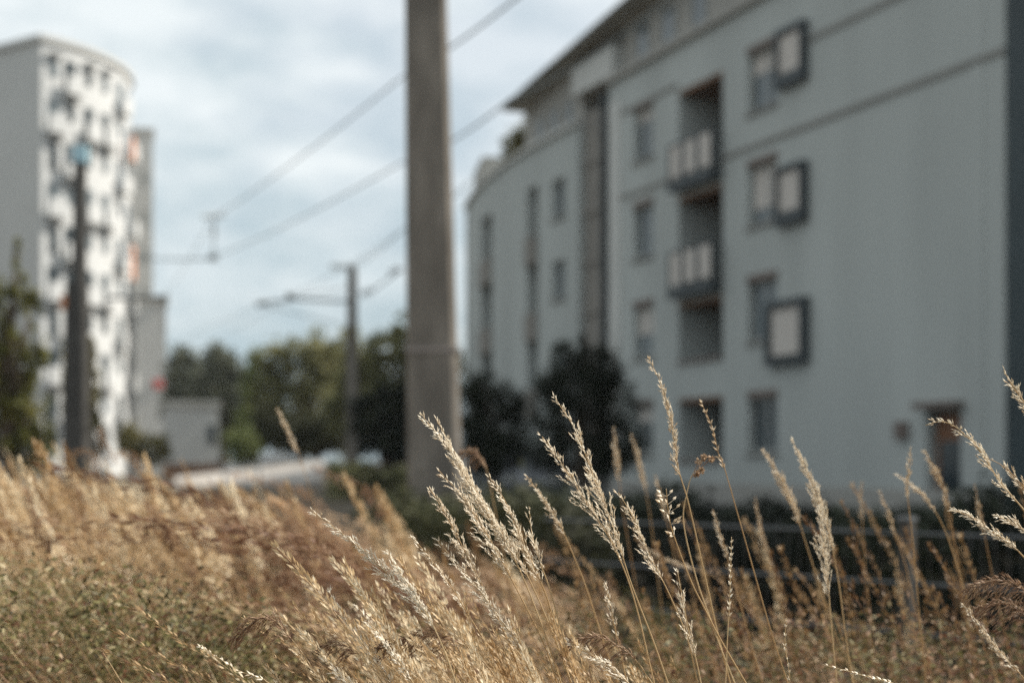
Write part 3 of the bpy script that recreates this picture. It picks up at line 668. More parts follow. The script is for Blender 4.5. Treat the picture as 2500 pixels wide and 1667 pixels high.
# ------------------------------------------------------------------ parked cars
def car(label, x, y, rz, paint, name='parked_car'):
    t = thing(name, label, 'car', (x, y, float(ground_z(x, y))), rz, 'parked cars')
    prof = [(-2.1,.3),(-2.12,.62),(-2.0,.84),(-1.2,.97),(-.55,1.36),(-.1,1.45),(.75,1.44),(1.35,1.2),(1.75,.98),(2.05,.92),(2.12,.6),(2.08,.3)]
    secs = []
    for yy, sc_ in ((-.87, .0), (-.86, .5), (-.6, 1.), (0, 1.02), (.6, 1.), (.86, .5), (.87, 0.)):
        r_ = []
        for (px, pz) in prof:
            zt = pz if pz < .9 else .9 + (pz - .9) * (.25 + .75 * sc_ if sc_ < 1 else sc_)
            r_.append((px * (.98 if abs(yy) > .8 else 1), yy, zt))
        secs.append(r_)
    mb = MB(); n = len(prof); mb.v = [p for r_ in secs for p in r_]; mb.t = [.5] * len(mb.v)
    for i in range(len(secs) - 1):
        for k in range(n): mb.f.append((i*n+k, i*n+(k+1) % n, (i+1)*n+(k+1) % n, (i+1)*n+k))
    mb.f += [tuple(range(n)), tuple(range((len(secs)-1)*n, len(secs)*n))[::-1]]
    mb.build('body', M[paint], t, False)
    w_ = MB(); w_.add([(-1.17,-.56,1.0),(-1.17,.56,1.0),(-.6,.52,1.345),(-.6,-.52,1.345)], [(0,1,2,3)]); w_.v = [(p[0]-.02, p[1], p[2]+.015) for p in w_.v]; w_.build('windscreen', M['darkglass'], t)
    w_ = MB(); w_.add([(1.68,-.56,1.03),(1.68,.56,1.03),(1.37,.52,1.2),(1.37,-.52,1.2)], [(3,2,1,0)]); w_.v = [(p[0]+.03, p[1], p[2]+.015) for p in w_.v]; w_.build('rear_window', M['darkglass'], t)
    for s_ in (-1, 1):
        w_ = MB(); w_.add([(-.9,s_*.84,.97),(1.4,s_*.84,.97),(1.1,s_*.7,1.2),(-.45,s_*.7,1.27)], [(0,1,2,3)]); w_.build('side_window', M['darkglass'], t)
        MB().box((-2.14, s_*.5-.17, .62), (-2.06, s_*.5+.17, .76)).build('headlight', M['lampwhite'], t)
        MB().box((2.05, s_*.55-.15, .7), (2.14, s_*.55+.15, .84)).build('tail_light', M['red'], t)
        for wx in (-1.32, 1.3):
            wl = MB().tube([(wx, s_*.7, .31), (wx, s_*.9, .31)], .31, 18).build('wheel', M['tyre'], t)
            MB().tube([(wx, s_*.895, .31), (wx, s_*.915, .31)], .19, 14).build('rim', M['rim'], wl)
    return t
car('dark grey car parked between the two dark shrubs and the wall', .05, 34, R(100), 'car')
car('white car half hidden behind the light green shrub', P(655, 1, 70)[0], 70, R(15), 'wcar')

# ------------------------------------------------------------------ wire fence at right
fa, fb = np.array((.15, 6.5)), np.array((2.55, 4.3)); fdir = (fb - fa) / np.linalg.norm(fb - fa); FL = np.linalg.norm(fb - fa)
fence = thing('wire_fence', 'low dark bar fence with level rails in front of the dark hedge', 'fence', (fa[0], fa[1], 0), math.atan2(fdir[1], fdir[0]))
for zr in (.575, .39, .205, .02, -.165):
    MB().tube([(0, -.012, zr), (FL, -.012, zr)], .0052, 6).build('rail', M['galv'], fence)
vb = MB()
for k in range(int(FL / .05)): vb.tube([(.03 + k * .05, 0, -.3), (.03 + k * .05, 0, .6)], .0025, 4, False)
tag(vb.build('vertical_bars', M['darksteel'], fence), kind='stuff')
for sp in (float(np.dot(np.array((1.476, 5.3)) - fa, fdir)),):
    po = MB().box((sp - .024, -.024, -.6), (sp + .024, .024, .62)).build('post', M['darksteel'], fence)
    MB().box((sp - .03, -.03, .621), (sp + .03, .03, .635)).build('cap', M['galv'], po)

# ------------------------------------------------------------------ seed-bearing grass stalks, each one its own thing
K = 2500 / 2352.
def spline(pts, n=64):
    pts = np.array(pts, float); q = np.vstack([2 * pts[0] - pts[1], pts, 2 * pts[-1] - pts[-2]]); o = []; own = []
    m = len(pts) - 1
    for i in range(m):
        p0, p1, p2, p3 = q[i], q[i+1], q[i+2], q[i+3]
        for k in range(n // m + 1):
            t = k / (n // m + 1); o.append(.5 * (2*p1 + (p2-p0)*t + (2*p0-5*p1+4*p2-p3)*t*t + (3*p1-p0-3*p2+p3)*t**3)); own.append(i + t)
    o.append(pts[-1]); own.append(m)
    return np.array(o), np.array(own)
WIND = np.array((-1., 0, .15))
def stalk(label, pts, D, pan, style='airy', seed=0, tint=.75, rstem=.0011, dens=1., wid=1., group='seed-bearing grass stalks', name='grass_stalk', cat='grass stalk', curl=0.):
    """pts: tip ... base in picture points (2352 px wide), pan: how far (in points) the seed head reaches, D distance (number, or tip and base)"""
    g = np.random.default_rng(seed + 100); Dt, Db = (D, D) if not hasattr(D, '__len__') else D
    m = len(pts); W = [P(u * K, v * K, Dt + (Db - Dt) * i / max(1, m - 1)) for i, (u, v) in enumerate(pts)]
    last = W[-1]; d = W[-1] - W[-2]; d = d / np.linalg.norm(d)
    gz_ = float(ground_z(last[0], last[1])); hgt = max(.05, last[2] - gz_)
    if d[2] > -.35: d[2] = -.35; d /= np.linalg.norm(d)
    mid_ = last + d * hgt * .45 / max(.4, -d[2]); root = np.array((mid_[0] + d[0] * hgt * .15, mid_[1] + .02, gz_ - .02)); mid_[2] = max(mid_[2], gz_ + .1)
    W += [mid_, root]
    C, own = spline(W, 90); C0 = root.copy()
    t = thing(name, label, cat, tuple(C0), 0, group)
    C = C - C0
    sm = MB(); ns = len(C); sm.tint = tint * .8 + g.uniform(-.15, .1)
    sm.tube(C[::2] if ns % 2 else np.vstack([C[::2], C[-1:]]), list(np.linspace(rstem * .35, rstem * 1.25, len(C[::2]) + (0 if ns % 2 else 1))), 5)
    # a dry leaf low on the stalk
    sm.build('stem', LF['stem'], t, True)
    pi = int(np.searchsorted(own, pan)); A = C[:pi + 1][::-1]          # base -> tip
    seg = np.linalg.norm(np.diff(A, axis=0), axis=1); cum = np.concatenate([[0], np.cumsum(seg)]); Lp = cum[-1]
    def at_(s_):
        i = min(max(int(np.searchsorted(cum, s_)) - 1, 0), len(A) - 2); f_ = (s_ - cum[i]) / (seg[i] + 1e-9)
        dd = A[i+1] - A[i]; return A[i] + (A[i+1] - A[i]) * f_, dd / (np.linalg.norm(dd) + 1e-9)
    hb = MB(); hm = LF['head']
    def perp(d_):
        r_ = g.normal(size=3); r_ -= d_ * np.dot(r_, d_); return r_ / (np.linalg.norm(r_) + 1e-9)
    if style in ('airy', 'dense'):
        dn = style == 'dense'; step = (.0047 if dn else .0064) / dens; s_ = 0.
        while s_ < Lp:
            f_ = s_ / Lp; p, d = at_(s_)
            prof = min(1., .45 + f_ * 2.2) * (1 - f_) ** .7 + .1
            nb = 3 if f_ < .75 else 2
            gap = g.random() < (.05 if dn else .16)
            for k in range(0 if gap else nb):
                bl = (.0255 if dn else .029) * wid * prof * g.uniform(.45, 1.3); spr = g.uniform(.16, .5) * (.85 if dn else 1.05)
                bd = d + perp(d) * spr + WIND * .1; bd /= np.linalg.norm(bd)
                e = p + bd * bl
                hb.tint = tint * .75
                if bl > .01: hb.tube([p, e], [.0003, .0002], 3, False)
                nsp = max(1, int(bl / .0042))
                for q in range(nsp):
                    c = p + bd * bl * (.3 + .7 * (q + 1) / nsp); sd = bd + perp(bd) * g.uniform(.15, .75) + d * .15; sd /= np.linalg.norm(sd)
                    hb.tint = float(np.clip(tint + .08 + g.normal(0, .2), 0, 1))
                    sl__ = g.uniform(.005, .009)
                    hb.spindle(c, c + sd * sl__, g.uniform(.0005, .0009))
                    if g.random() < .45:
                        s2 = sd + perp(sd) * .45; s2 /= np.linalg.norm(s2); hb.spindle(c, c + s2 * sl__ * .8, .0006)
            s_ += step * g.uniform(.6, 1.5)
    elif style == 'spike':                                            # slim interrupted spike of paired husks
        s_ = 0.; step = .0085 / dens
        while s_ < Lp:
            p, d = at_(s_); f_ = s_ / Lp
            for k in range(3):
                bd = d + perp(d) * g.uniform(.35, .8); bd /= np.linalg.norm(bd)
                hb.tint = float(np.clip(tint + g.normal(0, .18), 0, 1))
                hb.spindle(p, p + bd * g.uniform(.007, .012) * (1 - .4 * f_) * wid, g.uniform(.0009, .0015))
            s_ += step * g.uniform(.6, 1.4)
    elif style == 'pods':                                             # whorls of short plump pods
        s_ = 0.; hb_n = 0
        while s_ < Lp:
            p, d = at_(s_)
            for k in range(4):
                bd = perp(d) * 1. + d * .25; bd /= np.linalg.norm(bd)
                hb.tint = float(np.clip(tint + g.normal(0, .2), 0, 1)); e = p + bd * g.uniform(.004, .013)
                hb.tube([p, e], .0003, 3, False); hb.spindle(e, e + bd * .0075 + d * .002, .0023)
            s_ += g.uniform(.011, .017) / dens
    elif style == 'reed':                                             # drooping brown plume, hairs fall to one side
        hm = LF['brown']; s_ = 0.
        while s_ < Lp:
            p, d = at_(s_); f_ = s_ / Lp
            for k in range(2):
                bl = (.055 * (1 - f_) ** .5 + .012) * wid * g.uniform(.5, 1.15)
                bd = d * .7 + perp(d) * .38 + WIND * .25; b1 = p + bd / np.linalg.norm(bd) * bl * .5
                dr_ = np.array((-.35, 0, -.75 - .5 * curl)) + bd * .5; b2 = b1 + dr_ / np.linalg.norm(dr_) * bl * .5
                hb.tint = tint * .6; hb.tube([p, b1, b2], [.0003, .00025, .0002], 3, False)
                for q in range(5):
                    c = (p + (b1 - p) * (q * .5)) if q < 2 else b1 + (b2 - b1) * ((q - 1.) / 3.)
                    dd = (b2 - b1) if q >= 2 else (b1 - p); dd = dd / (np.linalg.norm(dd) + 1e-9) + perp(dd / (np.linalg.norm(dd) + 1e-9)) * .3
                    hb.tint = float(np.clip(tint * .7 + g.normal(0, .2), 0, 1)); hb.spindle(c, c + dd * g.uniform(.008, .012), .0008)
            s_ += .0052 / dens * g.uniform(.6, 1.4)
    elif style == 'balls':                                            # dried orange flower heads on short side twigs
        hm = LF['brown']
        for q in range(5):
            p, d = at_(Lp * (.35 + .65 * q / 4)); e = p + np.array((.006, 0, .006)) * (1 + q * .4) + perp(d) * .006
            hb.tint = .5; hb.tube([p, e], .0005, 4, False)
            for k in range(22):
                r_ = g.normal(size=3); r_ /= np.linalg.norm(r_); hb.tint = float(np.clip(tint + g.normal(0, .2), 0, 1)); hb.spindle(e, e + r_ * .0065, .0016)
    hb.build('seed_head', hm, t)
    return t

H = [
 # label, points tip->base, D, pan, style, tint, dens, wid
 ('tallest plume of the central clump, thick and pale, tip against the massive mast', [(972,958),(1035,1035),(1100,1150),(1175,1270),(1235,1410),(1300,1600)], (1.78,1.84), 3.2, 'dense', .8, 1.3, 1.35),
 ('second plume pressed against the right flank of the tallest pale plume', [(1005,968),(1062,1070),(1125,1180),(1195,1290),(1260,1430),(1325,1600)], (1.8,1.84), 3.3, 'dense', .72, 1.2, 1.15),
 ('plume hanging under the tallest pale plume, tip left of the mast foot', [(1008,1080),(1060,1140),(1120,1230),(1175,1330),(1250,1480),(1290,1600)], (1.78,1.8), 3, 'airy', .72, 1.2, 1.2),
 ('feathery plume low on the clump\'s left with tip beneath the mast', [(985,1118),(1020,1175),(1065,1260),(1110,1350),(1170,1480),(1215,1600)], (1.82,1.84), 3, 'airy', .68, 1.1, 1.),
 ('slender bright plume before the large dark shrub, tip at the shrub\'s middle', [(1275,915),(1320,985),(1362,1090),(1410,1215),(1450,1340),(1500,1470),(1545,1600)], (1.78,1.82), 3.6, 'airy', .78, 1.3, 1.15),
 ('plume just left of the slender bright one, sharing its foot', [(1245,1002),(1290,1065),(1345,1150),(1405,1245),(1455,1370),(1510,1600)], (1.77,1.8), 3.3, 'airy', .74, 1.25, 1.1),
 ('highest stalk of the meadow, dense narrow spike before the grey wall', [(1490,824),(1522,890),(1545,985),(1558,1075),(1580,1150),(1612,1290),(1645,1440)], (1.9,1.95), 3.4, 'dense', .66, 1.25, .7),
 ('single stalk with knotted head right of the highest one', [(1612,926),(1635,980),(1650,1040),(1664,1075),(1700,1200),(1765,1430)], (1.95,2.0), 3, 'spike', .5, 1., 1.2),
 ('short blurred plume with long bare curved stem in the clump\'s gap', [(1210,1094),(1245,1140),(1280,1195),(1300,1235),(1345,1345),(1385,1470)], (2.05,2.1), 3, 'dense', .62, 1.1, .7),
 ('plume leaning far left, tip reaching over the brown meadow', [(718,1175),(790,1228),(860,1290),(935,1360),(1000,1450),(1085,1600)], (1.76,1.8), 3.7, 'airy', .8, 1.25, 1.),
 ('very pale soft spike crossing the far-left-leaning plume', [(892,1270),(930,1330),(975,1400),(1015,1480),(1060,1600)], (1.68,1.7), 2.6, 'dense', .95, 1.3, .75),
 ('pale plume at bottom left of the clump beside a brown tuft', [(755,1357),(795,1425),(850,1500),(905,1580),(940,1660)], (1.76,1.78), 3.2, 'dense', .85, 1.15, .9),
 ('short white spike right of the pale bottom-left plume', [(820,1390),(855,1440),(900,1495),(950,1570),(985,1640)], (1.7,1.72), 3, 'dense', .95, 1.2, .6),
 ('leafy-looking plume filling the clump\'s centre right of the tallest', [(1125,1096),(1160,1150),(1195,1230),(1235,1320),(1265,1400),(1320,1600)], (1.82,1.85), 3.4, 'airy', .78, 1.2, 1.),
 ('small upright plume standing against the centre-right one', [(1216,1172),(1222,1225),(1240,1290),(1268,1370),(1330,1600)], (1.8,1.82), 2.6, 'airy', .78, 1., .8),
 ('plume right of the slender bright one, toothed on its lower side', [(1420,1130),(1455,1190),(1495,1280),(1540,1370),(1580,1470),(1610,1600)], (1.83,1.86), 2.6, 'airy', .76, 1.2, .95),
 ('thin plume over the clump\'s brown shadows, tip under the metal-banded mast', [(950,1236),(990,1285),(1035,1345),(1075,1410),(1130,1500),(1180,1600)], (1.83,1.85), 2.8, 'airy', .74, 1., .8),
 ('long plume parallel and right of the thin one', [(1005,1242),(1065,1310),(1130,1395),(1185,1475),(1225,1560),(1250,1640)], (1.79,1.81), 3.4, 'airy', .82, 1.2, .9),
 ('stalk with whorls of small plump pods beside the highest stalk', [(1530,1122),(1536,1180),(1548,1230),(1590,1340),(1640,1440)], (1.82,1.86), 2, 'pods', .62, 1., 1.),
 ('lone thin upright spike in front of the fence gap', [(1680,1232),(1678,1310),(1675,1390),(1670,1480),(1665,1600)], 1.79, 2.3, 'spike', .8, 1.25, .9),
 ('short tufted stalk between pods and the lone thin spike', [(1556,1312),(1568,1375),(1580,1440),(1600,1520),(1620,1620)], 1.8, 3, 'airy', .8, 1., .75),
 ('broad pale plume standing right of centre before the grey wall', [(1822,1015),(1850,1075),(1880,1145),(1905,1230),(1925,1330),(1945,1480)], (2.2,2.25), 3.4, 'dense', .78, 1.3, 1.35),
 ('softly blurred plume left of the broad pale one', [(1757,1036),(1790,1095),(1825,1165),(1850,1245),(1900,1400)], (2.45,2.5), 2.6, 'dense', .6, 1.2, 1.2),
 ('low loose panicle hanging under the broad pale plume', [(1885,1170),(1890,1240),(1900,1310),(1905,1380),(1915,1500)], (2.1,2.1), 3, 'airy', .8, 1.2, 1.4),
 ('arched plume at right with its tip curling over the door', [(2126,976),(2165,968),(2205,988),(2250,1035),(2300,1110),(2355,1175),(2440,1290)], (1.76,1.78), 4.7, 'airy', .8, 1.35, .6),
 ('plume tip entering high at the right edge', [(2305,850),(2325,885),(2350,920),(2400,1000),(2450,1120)], (1.78,1.8), 3, 'airy', .78, 1.2, .7),
 ('second arched plume at the right edge under the curling one', [(2268,1052),(2300,1068),(2340,1105),(2380,1160),(2440,1280)], (1.85,1.88), 3, 'airy', .68, 1.2, .7),
 ('nearly lying plume entering from the right edge above the fence rails', [(2190,1170),(2235,1190),(2285,1225),(2335,1262),(2400,1330)], (1.74,1.76), 3.6, 'dense', .8, 1.2, .85),
 ('short plume over the lying one at the right edge', [(2290,1186),(2325,1200),(2365,1230),(2420,1300)], (1.76,1.78), 2.6, 'dense', .78, 1., .7),
 ('plume in the bottom right corner pointing up left', [(2215,1390),(2250,1435),(2290,1490),(2345,1550),(2400,1620)], (1.95,1.98), 3, 'dense', .68, 1.1, .85),
 ('upright pale spike between broad plume and arched plume', [(2092,1030),(2088,1075),(2084,1130),(2095,1230),(2110,1400)], (2.35,2.4), 2.2, 'dense', .6, 1.1, .5),
 ('slanting blunt plume under the upright pale spike', [(2060,1090),(2095,1115),(2135,1155),(2175,1230),(2230,1400)], (2.4,2.45), 2.4, 'dense', .6, 1.1, .6),
 ('thick tan plume behind the curling tip at right', [(2125,1040),(2150,1085),(2172,1140),(2190,1230),(2215,1400)], (2.5,2.55), 2.4, 'dense', .45, 1.2, .9),
 ('low pale stalk lying at bottom left edge of focus', [(460,1485),(505,1512),(550,1540),(605,1560),(680,1610)], (1.8,1.8), 3, 'spike', .85, 1.2, .9),
 ('low pale stalk lying in the bottom right grass', [(1890,1525),(1945,1540),(2000,1555),(2060,1572),(2150,1620)], (1.76,1.76), 3, 'spike', .85, 1.1, .8),
 ('slender head rising alone over the path at left', [(638,942),(660,985),(682,1035),(700,1085),(745,1240)], (3.3,3.35), 2.2, 'dense', .55, 1.2, .9),
 ('blurred blunt head before the large dark shrub', [(1410,985),(1416,1040),(1422,1095),(1432,1180),(1470,1400)], (3.0,3.0), 2.2, 'dense', .48, 1.2, .9),
 ('blurred head just right of the blunt one', [(1452,1003),(1468,1050),(1480,1110),(1495,1200),(1520,1400)], (3.2,3.2), 2.2, 'dense', .5, 1.2, .9),
 ('blurred short head under the highest stalk\'s left side', [(1505,1092),(1518,1140),(1530,1185),(1545,1260),(1570,1400)], (2.9,2.9), 2.2, 'dense', .45, 1.1, .7),
 ('blurred small head before the entrance door', [(2240,1120),(2248,1165),(2258,1210),(2275,1300),(2300,1420)], (2.7,2.7), 2.2, 'dense', .4, 1., .6),
 ('blurred thin head left of the fence post', [(2022,1130),(2040,1175),(2055,1220),(2080,1300),(2110,1430)], (2.7,2.7), 2.2, 'dense', .42, 1., .6),
 ('blurred upright head before the plain grey wall', [(1980,1105),(1978,1145),(1980,1185),(1985,1280),(2000,1430)], (3.0,3.0), 2.2, 'dense', .45, 1., .5),
 ('blurred tan head over the fence\'s left part', [(1735,1150),(1745,1200),(1760,1255),(1785,1340),(1810,1450)], (2.8,2.8), 2.2, 'dense', .35, 1., .7),
 ('slim blurred stalk crossing the fence rails, left of the lone spike', [(1638,1170),(1650,1215),(1668,1270),(1690,1350),(1725,1480)], (2.35,2.35), 2.2, 'dense', .55, 1., .5),
 ('slanting tan head almost level over the dark fence', [(1470,1250),(1530,1285),(1590,1305),(1650,1330),(1720,1400)], (2.8,2.8), 2.2, 'dense', .4, 1., .6),
 ('pale little plume low in the clump right of the slender stem', [(1392,1342),(1402,1390),(1412,1440),(1430,1520),(1450,1620)], 1.95, 2.4, 'airy', .7, 1., .6),
 ('foremost plume at the very bottom of the clump, tip pointing left', [(1310,1475),(1370,1510),(1425,1550),(1470,1600),(1520,1680)], 1.72, 3, 'airy', .85, 1.2, .85),
 ('foremost left plume at the bottom edge beside the red-brown husks', [(740,1510),(775,1545),(815,1590),(860,1650)], 1.72, 3, 'airy', .85, 1.1, .7),
 ('upright sparse spike in the green undergrowth at right', [(1806,1418),(1803,1480),(1812,1540),(1815,1620)], 1.8, 2.6, 'spike', .8, .9, .8),
]
for i, (lb, pts, D, pan, stl, ti, dn, wd) in enumerate(H):
    stalk(lb, pts, D, pan, stl, i, ti, .0011 if stl != 'spike' else .0009, dn, wd)
BR = [
 ('round brown drooping plume at lower left of the clump', [(552,1462),(585,1425),(625,1420),(668,1465),(715,1530),(765,1620)], (1.88,1.85), 3.1, .75, 1.4, .95),
 ('wide brown swept plume in the clump\'s lower middle', [(865,1495),(920,1470),(985,1455),(1050,1470),(1120,1530),(1170,1610)], (1.78,1.78), 3.3, .72, 1.1, .95),
 ('thin red-brown husks bent level at the bottom left', [(735,1482),(770,1478),(805,1488),(850,1525),(900,1600)], (1.76,1.76), 2.4, .7, .8, .35),
 ('brown feathery plume fanning out at the right edge', [(2235,1345),(2285,1332),(2340,1345),(2400,1400),(2450,1500)], (1.95,1.95), 3, .9, 1.3, 1.),
 ('second brown plume fanning under the first at the right edge', [(2250,1400),(2300,1385),(2350,1400),(2420,1470)], (1.98,1.98), 2.8, .85, 1.2, 1.),
 ('brown plume low over the clump\'s foot on its right', [(1300,1490),(1345,1465),(1400,1470),(1460,1515),(1520,1600)], (1.84,1.84), 3, .78, 1.1, .7),
 ('orange-brown curled plume behind the tallest pale one', [(1060,1040),(1085,1035),(1110,1060),(1125,1110),(1150,1240)], (2.7,2.7), 2.4, .8, 1.2, .7),
 ('hooked brown plume in front of the left mast\'s foot', [(230,1095),(222,1050),(195,1035),(172,1050),(185,1110),(230,1230)], (4.3,4.3), 3.1, .95, 1., .75),
 ('hooked brown plume right of the left mast', [(325,1080),(310,1042),(285,1042),(290,1080),(330,1200)], (4.4,4.4), 2.4, .8, 1., .7),
 ('blurred tan plume leaning over the shrub beside the left mast', [(232,985),(248,1020),(268,1060),(300,1140),(340,1260)], (4.2,4.2), 2.1, .9, 1., .8),
 ('dark reddish drooping plume in the left meadow', [(120,1280),(105,1225),(65,1210),(40,1240),(60,1330),(110,1480)], (3.0,3.0), 2.8, .3, 1., .6),
 ('reddish drooping plume in the middle of the left meadow', [(400,1262),(375,1205),(345,1210),(330,1260),(360,1360),(400,1480)], (3.1,3.1), 2.6, .35, 1., .55),
]
for i, (lb, pts, D, pan, ti, dn, wd) in enumerate(BR):
    stalk(lb, pts, D, pan, 'reed', 200 + i, ti, .001, dn, wd, 'brown drooping plumes', 'grass_plume', 'grass plume', .4)
stalk('dried herb with small orange flower heads beside the highest stalk', [(1605,1078),(1590,1090),(1578,1130),(1570,1200),(1600,1330),(1645,1460)], 1.95, 1.6, 'balls', 301, .9, group=None, name='dried_herb', cat='herb')

# ------------------------------------------------------------------ the meadow: grass nobody could count
def stalk_template(seed, nsp=90, lean=.45, droop=.0, ph=.3, wid=.028, sz=1.):
    """unit-high stalk with a seed head, all quads"""
    g = np.random.default_rng(seed); t = np.linspace(0, 1, 8)
    c = np.stack([-lean * t ** 1.8 - droop * np.clip(t - .75, 0, 1) ** 1.5 * 3, .05 * np.sin(t * 2 + seed) , t - droop * np.clip(t - .75, 0, 1) ** 1.3 * 1.6], 1)
    r = np.linspace(.0016, .0006, 8); V = []; F = []; tt = []
    for k in range(3):
        q = 2.09 * k; V.append(c + r[:, None] * np.array((math.cos(q), math.sin(q), 0))); tt.append(np.full(8, -.12))
    for k in range(3):
        k2 = (k + 1) % 3
        for i in range(7): F.append((k*8+i, k2*8+i, k2*8+i+1, k*8+i+1))
    V = np.concatenate(V); tt = np.concatenate(tt); F = np.array(F)
    f = g.uniform(0, 1, nsp); ts = 1 - ph * (1 - f)
    p = np.stack([np.interp(ts, t, c[:, i]) for i in range(3)], 1)
    d = np.stack([np.interp(np.clip(ts + .02, 0, 1), t, c[:, i]) - np.interp(ts - .02, t, c[:, i]) for i in range(3)], 1); d /= np.linalg.norm(d, axis=1)[:, None]
    off = g.normal(size=(nsp, 3)); off -= d * (off * d).sum(1)[:, None]; off /= np.linalg.norm(off, axis=1)[:, None]
    rad = wid * (1 - f) ** .6 * g.uniform(0, 1, nsp) ** .6 + .002
    c0 = p + off * rad[:, None] * .6 + d * rad[:, None] * .8; sd = d + off * .35; sd /= np.linalg.norm(sd, axis=1)[:, None]
    V2, F2, t2 = [], [], []
    e = np.cross(sd, g.normal(size=(nsp, 3))); e /= np.linalg.norm(e, axis=1)[:, None]
    ln = g.uniform(.011, .017, nsp)[:, None] * sz; wv = .0019 * sz
    V2 = np.stack([c0, c0 + sd * ln * .4 + e * wv, c0 + sd * ln, c0 + sd * ln * .4 - e * wv], 1).reshape(-1, 3)
    F2 = np.arange(nsp * 4).reshape(-1, 4) + len(V)
    return np.concatenate([V, V2]), np.concatenate([F, F2]), np.concatenate([tt, np.repeat(g.normal(.05, .12, nsp), 4)])
def blade_template(seed, lean=.5):
    g = np.random.default_rng(seed); t = np.linspace(0, 1, 6); b_ = g.uniform(-.3, .3)
    c = np.stack([-lean * t ** 1.7, b_ * t ** 2 * .4, t - .25 * t ** 3 * g.uniform(0, 1.4)], 1); wv = .0042 * (1 - t) ** .6 + .0004
    a_ = g.uniform(0, 3.14); e = np.array((math.cos(a_), math.sin(a_), 0)); V = np.concatenate([c - wv[:, None] * e, c + wv[:, None] * e])
    F = np.array([(i, i + 1, 7 + i, 6 + i) for i in range(5)]); return V, F, np.zeros(12)
def scatter(name, temps, x, y, h, tint, m, g, sway=.5):
    tint = np.clip(tint + .16 * np.sin(x * 2.1 + y * 1.3 + 1) + .12 * np.sin(x * 5.3 - y * 2.2), 0, 1)
    n = len(x); z = ground_z(x, y) - .01; Vs, Fs, Ts = [], [], []; base = 0; pick = g.integers(0, len(temps), n)
    for k, (V, F, T) in enumerate(temps):
        s = np.where(pick == k)[0]
        if not len(s): continue
        a_ = g.normal(0, sway, len(s)); ca, sa = np.cos(a_), np.sin(a_); hh = h[s]; wdt = hh ** .35 * .9
        le = g.uniform(.5, 1.4, len(s))
        vx = V[None, :, 0] * (hh * le)[:, None]; vy = V[None, :, 1] * hh[:, None]; vz = V[None, :, 2] * hh[:, None]
        W = np.stack([vx * ca[:, None] - vy * sa[:, None] + x[s][:, None], vx * sa[:, None] + vy * ca[:, None] + y[s][:, None], vz + z[s][:, None]], 2)
        nv = V.shape[0]; Vs.append(W.reshape(-1, 3)); Fs.append((F[None] + (base + np.arange(len(s)) * nv)[:, None, None]).reshape(-1, 4))
        Ts.append(np.clip(tint[s][:, None] + T[None], 0, 1).ravel()); base += nv * len(s)
    return tag(np_mesh(name, np.concatenate(Vs), np.concatenate(Fs), m, np.concatenate(Ts)), kind='stuff')
ST_T = [stalk_template(i, 80, g_, d_, .3, .026) for i, (g_, d_) in enumerate(((.35, 0), (.5, .1), (.6, .25), (.42, 0), (.7, .1), (.3, .05)))]
DR_T = [stalk_template(20 + i, 130, .4, d_, .24, .034, 1.35) for i, d_ in enumerate((.5, .75, .6, .9))]
BL_T = [blade_template(i, l_) for i, l_ in enumerate((.3, .5, .7, .9, .2, .55, .4, .75))]
def cap_height(x, y, h, uu, vv):
    """the meadow's height: shorter where it was trodden near the camera and on the slope at right"""
    u = 1250 + x / y * FPX; lim = EYE - (np.interp(u, uu, vv) - HOR) / FPX * y - ground_z(x, y)
    return np.minimum(h, lim)
g = np.random.default_rng(99)
def field(n, y0, y1, xa=-.42, xb=.42, pw=1.):
    y = y0 + (y1 - y0) * g.uniform(0, 1, n) ** pw; x = y * g.uniform(xa, xb, n) + .35 * 0; return x, y
UU = [-400, 0, 300, 600, 850, 1100, 1450, 1600, 1900, 2500, 2900]
# far straw on the left, leaning away from the wind
TALL = [stalk_template(170 + i, 170, l_, d_, .3, .026, 1.5) for i, (l_, d_) in enumerate(((.4, 0), (.55, .06), (.7, .3), (.3, .02)))]
ST_L = [stalk_template(70 + i, 130, l_, d_, .36, .024) for i, (l_, d_) in enumerate(((.55, 0), (.75, .08), (.9, .2), (.65, .02), (1.0, .1), (.45, .05)))]
def jag(n, s=1.): return g.normal(0, .05 * s, n) + .06 * s * (g.uniform(0, 1, n) > .86)
x, y = field(2100, 3.6, 10.5, -.46, -.13); h = g.uniform(.4, .95, len(x))
h = cap_height(x, y, h, UU, np.array([1150, 1150, 1170, 1225, 1260, 1290, 1500, 1560, 1560, 1560, 1560])) + jag(len(x), 1.3); k_ = h > .15
scatter('dry_grass', ST_L, x[k_], y[k_], h[k_], np.clip(g.normal(.66, .24, k_.sum()) - .2 * sstep(-.22, -.12, x[k_] / y[k_]), 0, 1), LF['straw'], g, .25)
# thick plumes rising over the far edge of the meadow
PLUME = [stalk_template(220 + i, 240, l_, d_, .26, .045, 1.7) for i, (l_, d_) in enumerate(((.3, .02), (.4, .2), (.5, .1), (.25, 0)))]
for lf_n, n_, tm_ in (('straw', 16, .65), ('brown', 12, .8)):
    x, y = field(n_, 3.2, 5.2, -.36, -.02); h = cap_height(x, y, g.uniform(1.0, 1.5, n_), UU, np.array([1060, 1070, 1100, 1120, 1165, 1180, 1220, 1540, 1580, 1590, 1590])) * g.uniform(.84, 1.03, n_)
    scatter('dry_grass' if lf_n == 'straw' else 'brown_grass', PLUME, x, y, h, np.clip(g.normal(tm_, .2, n_), 0, 1), LF[lf_n], g, .25)
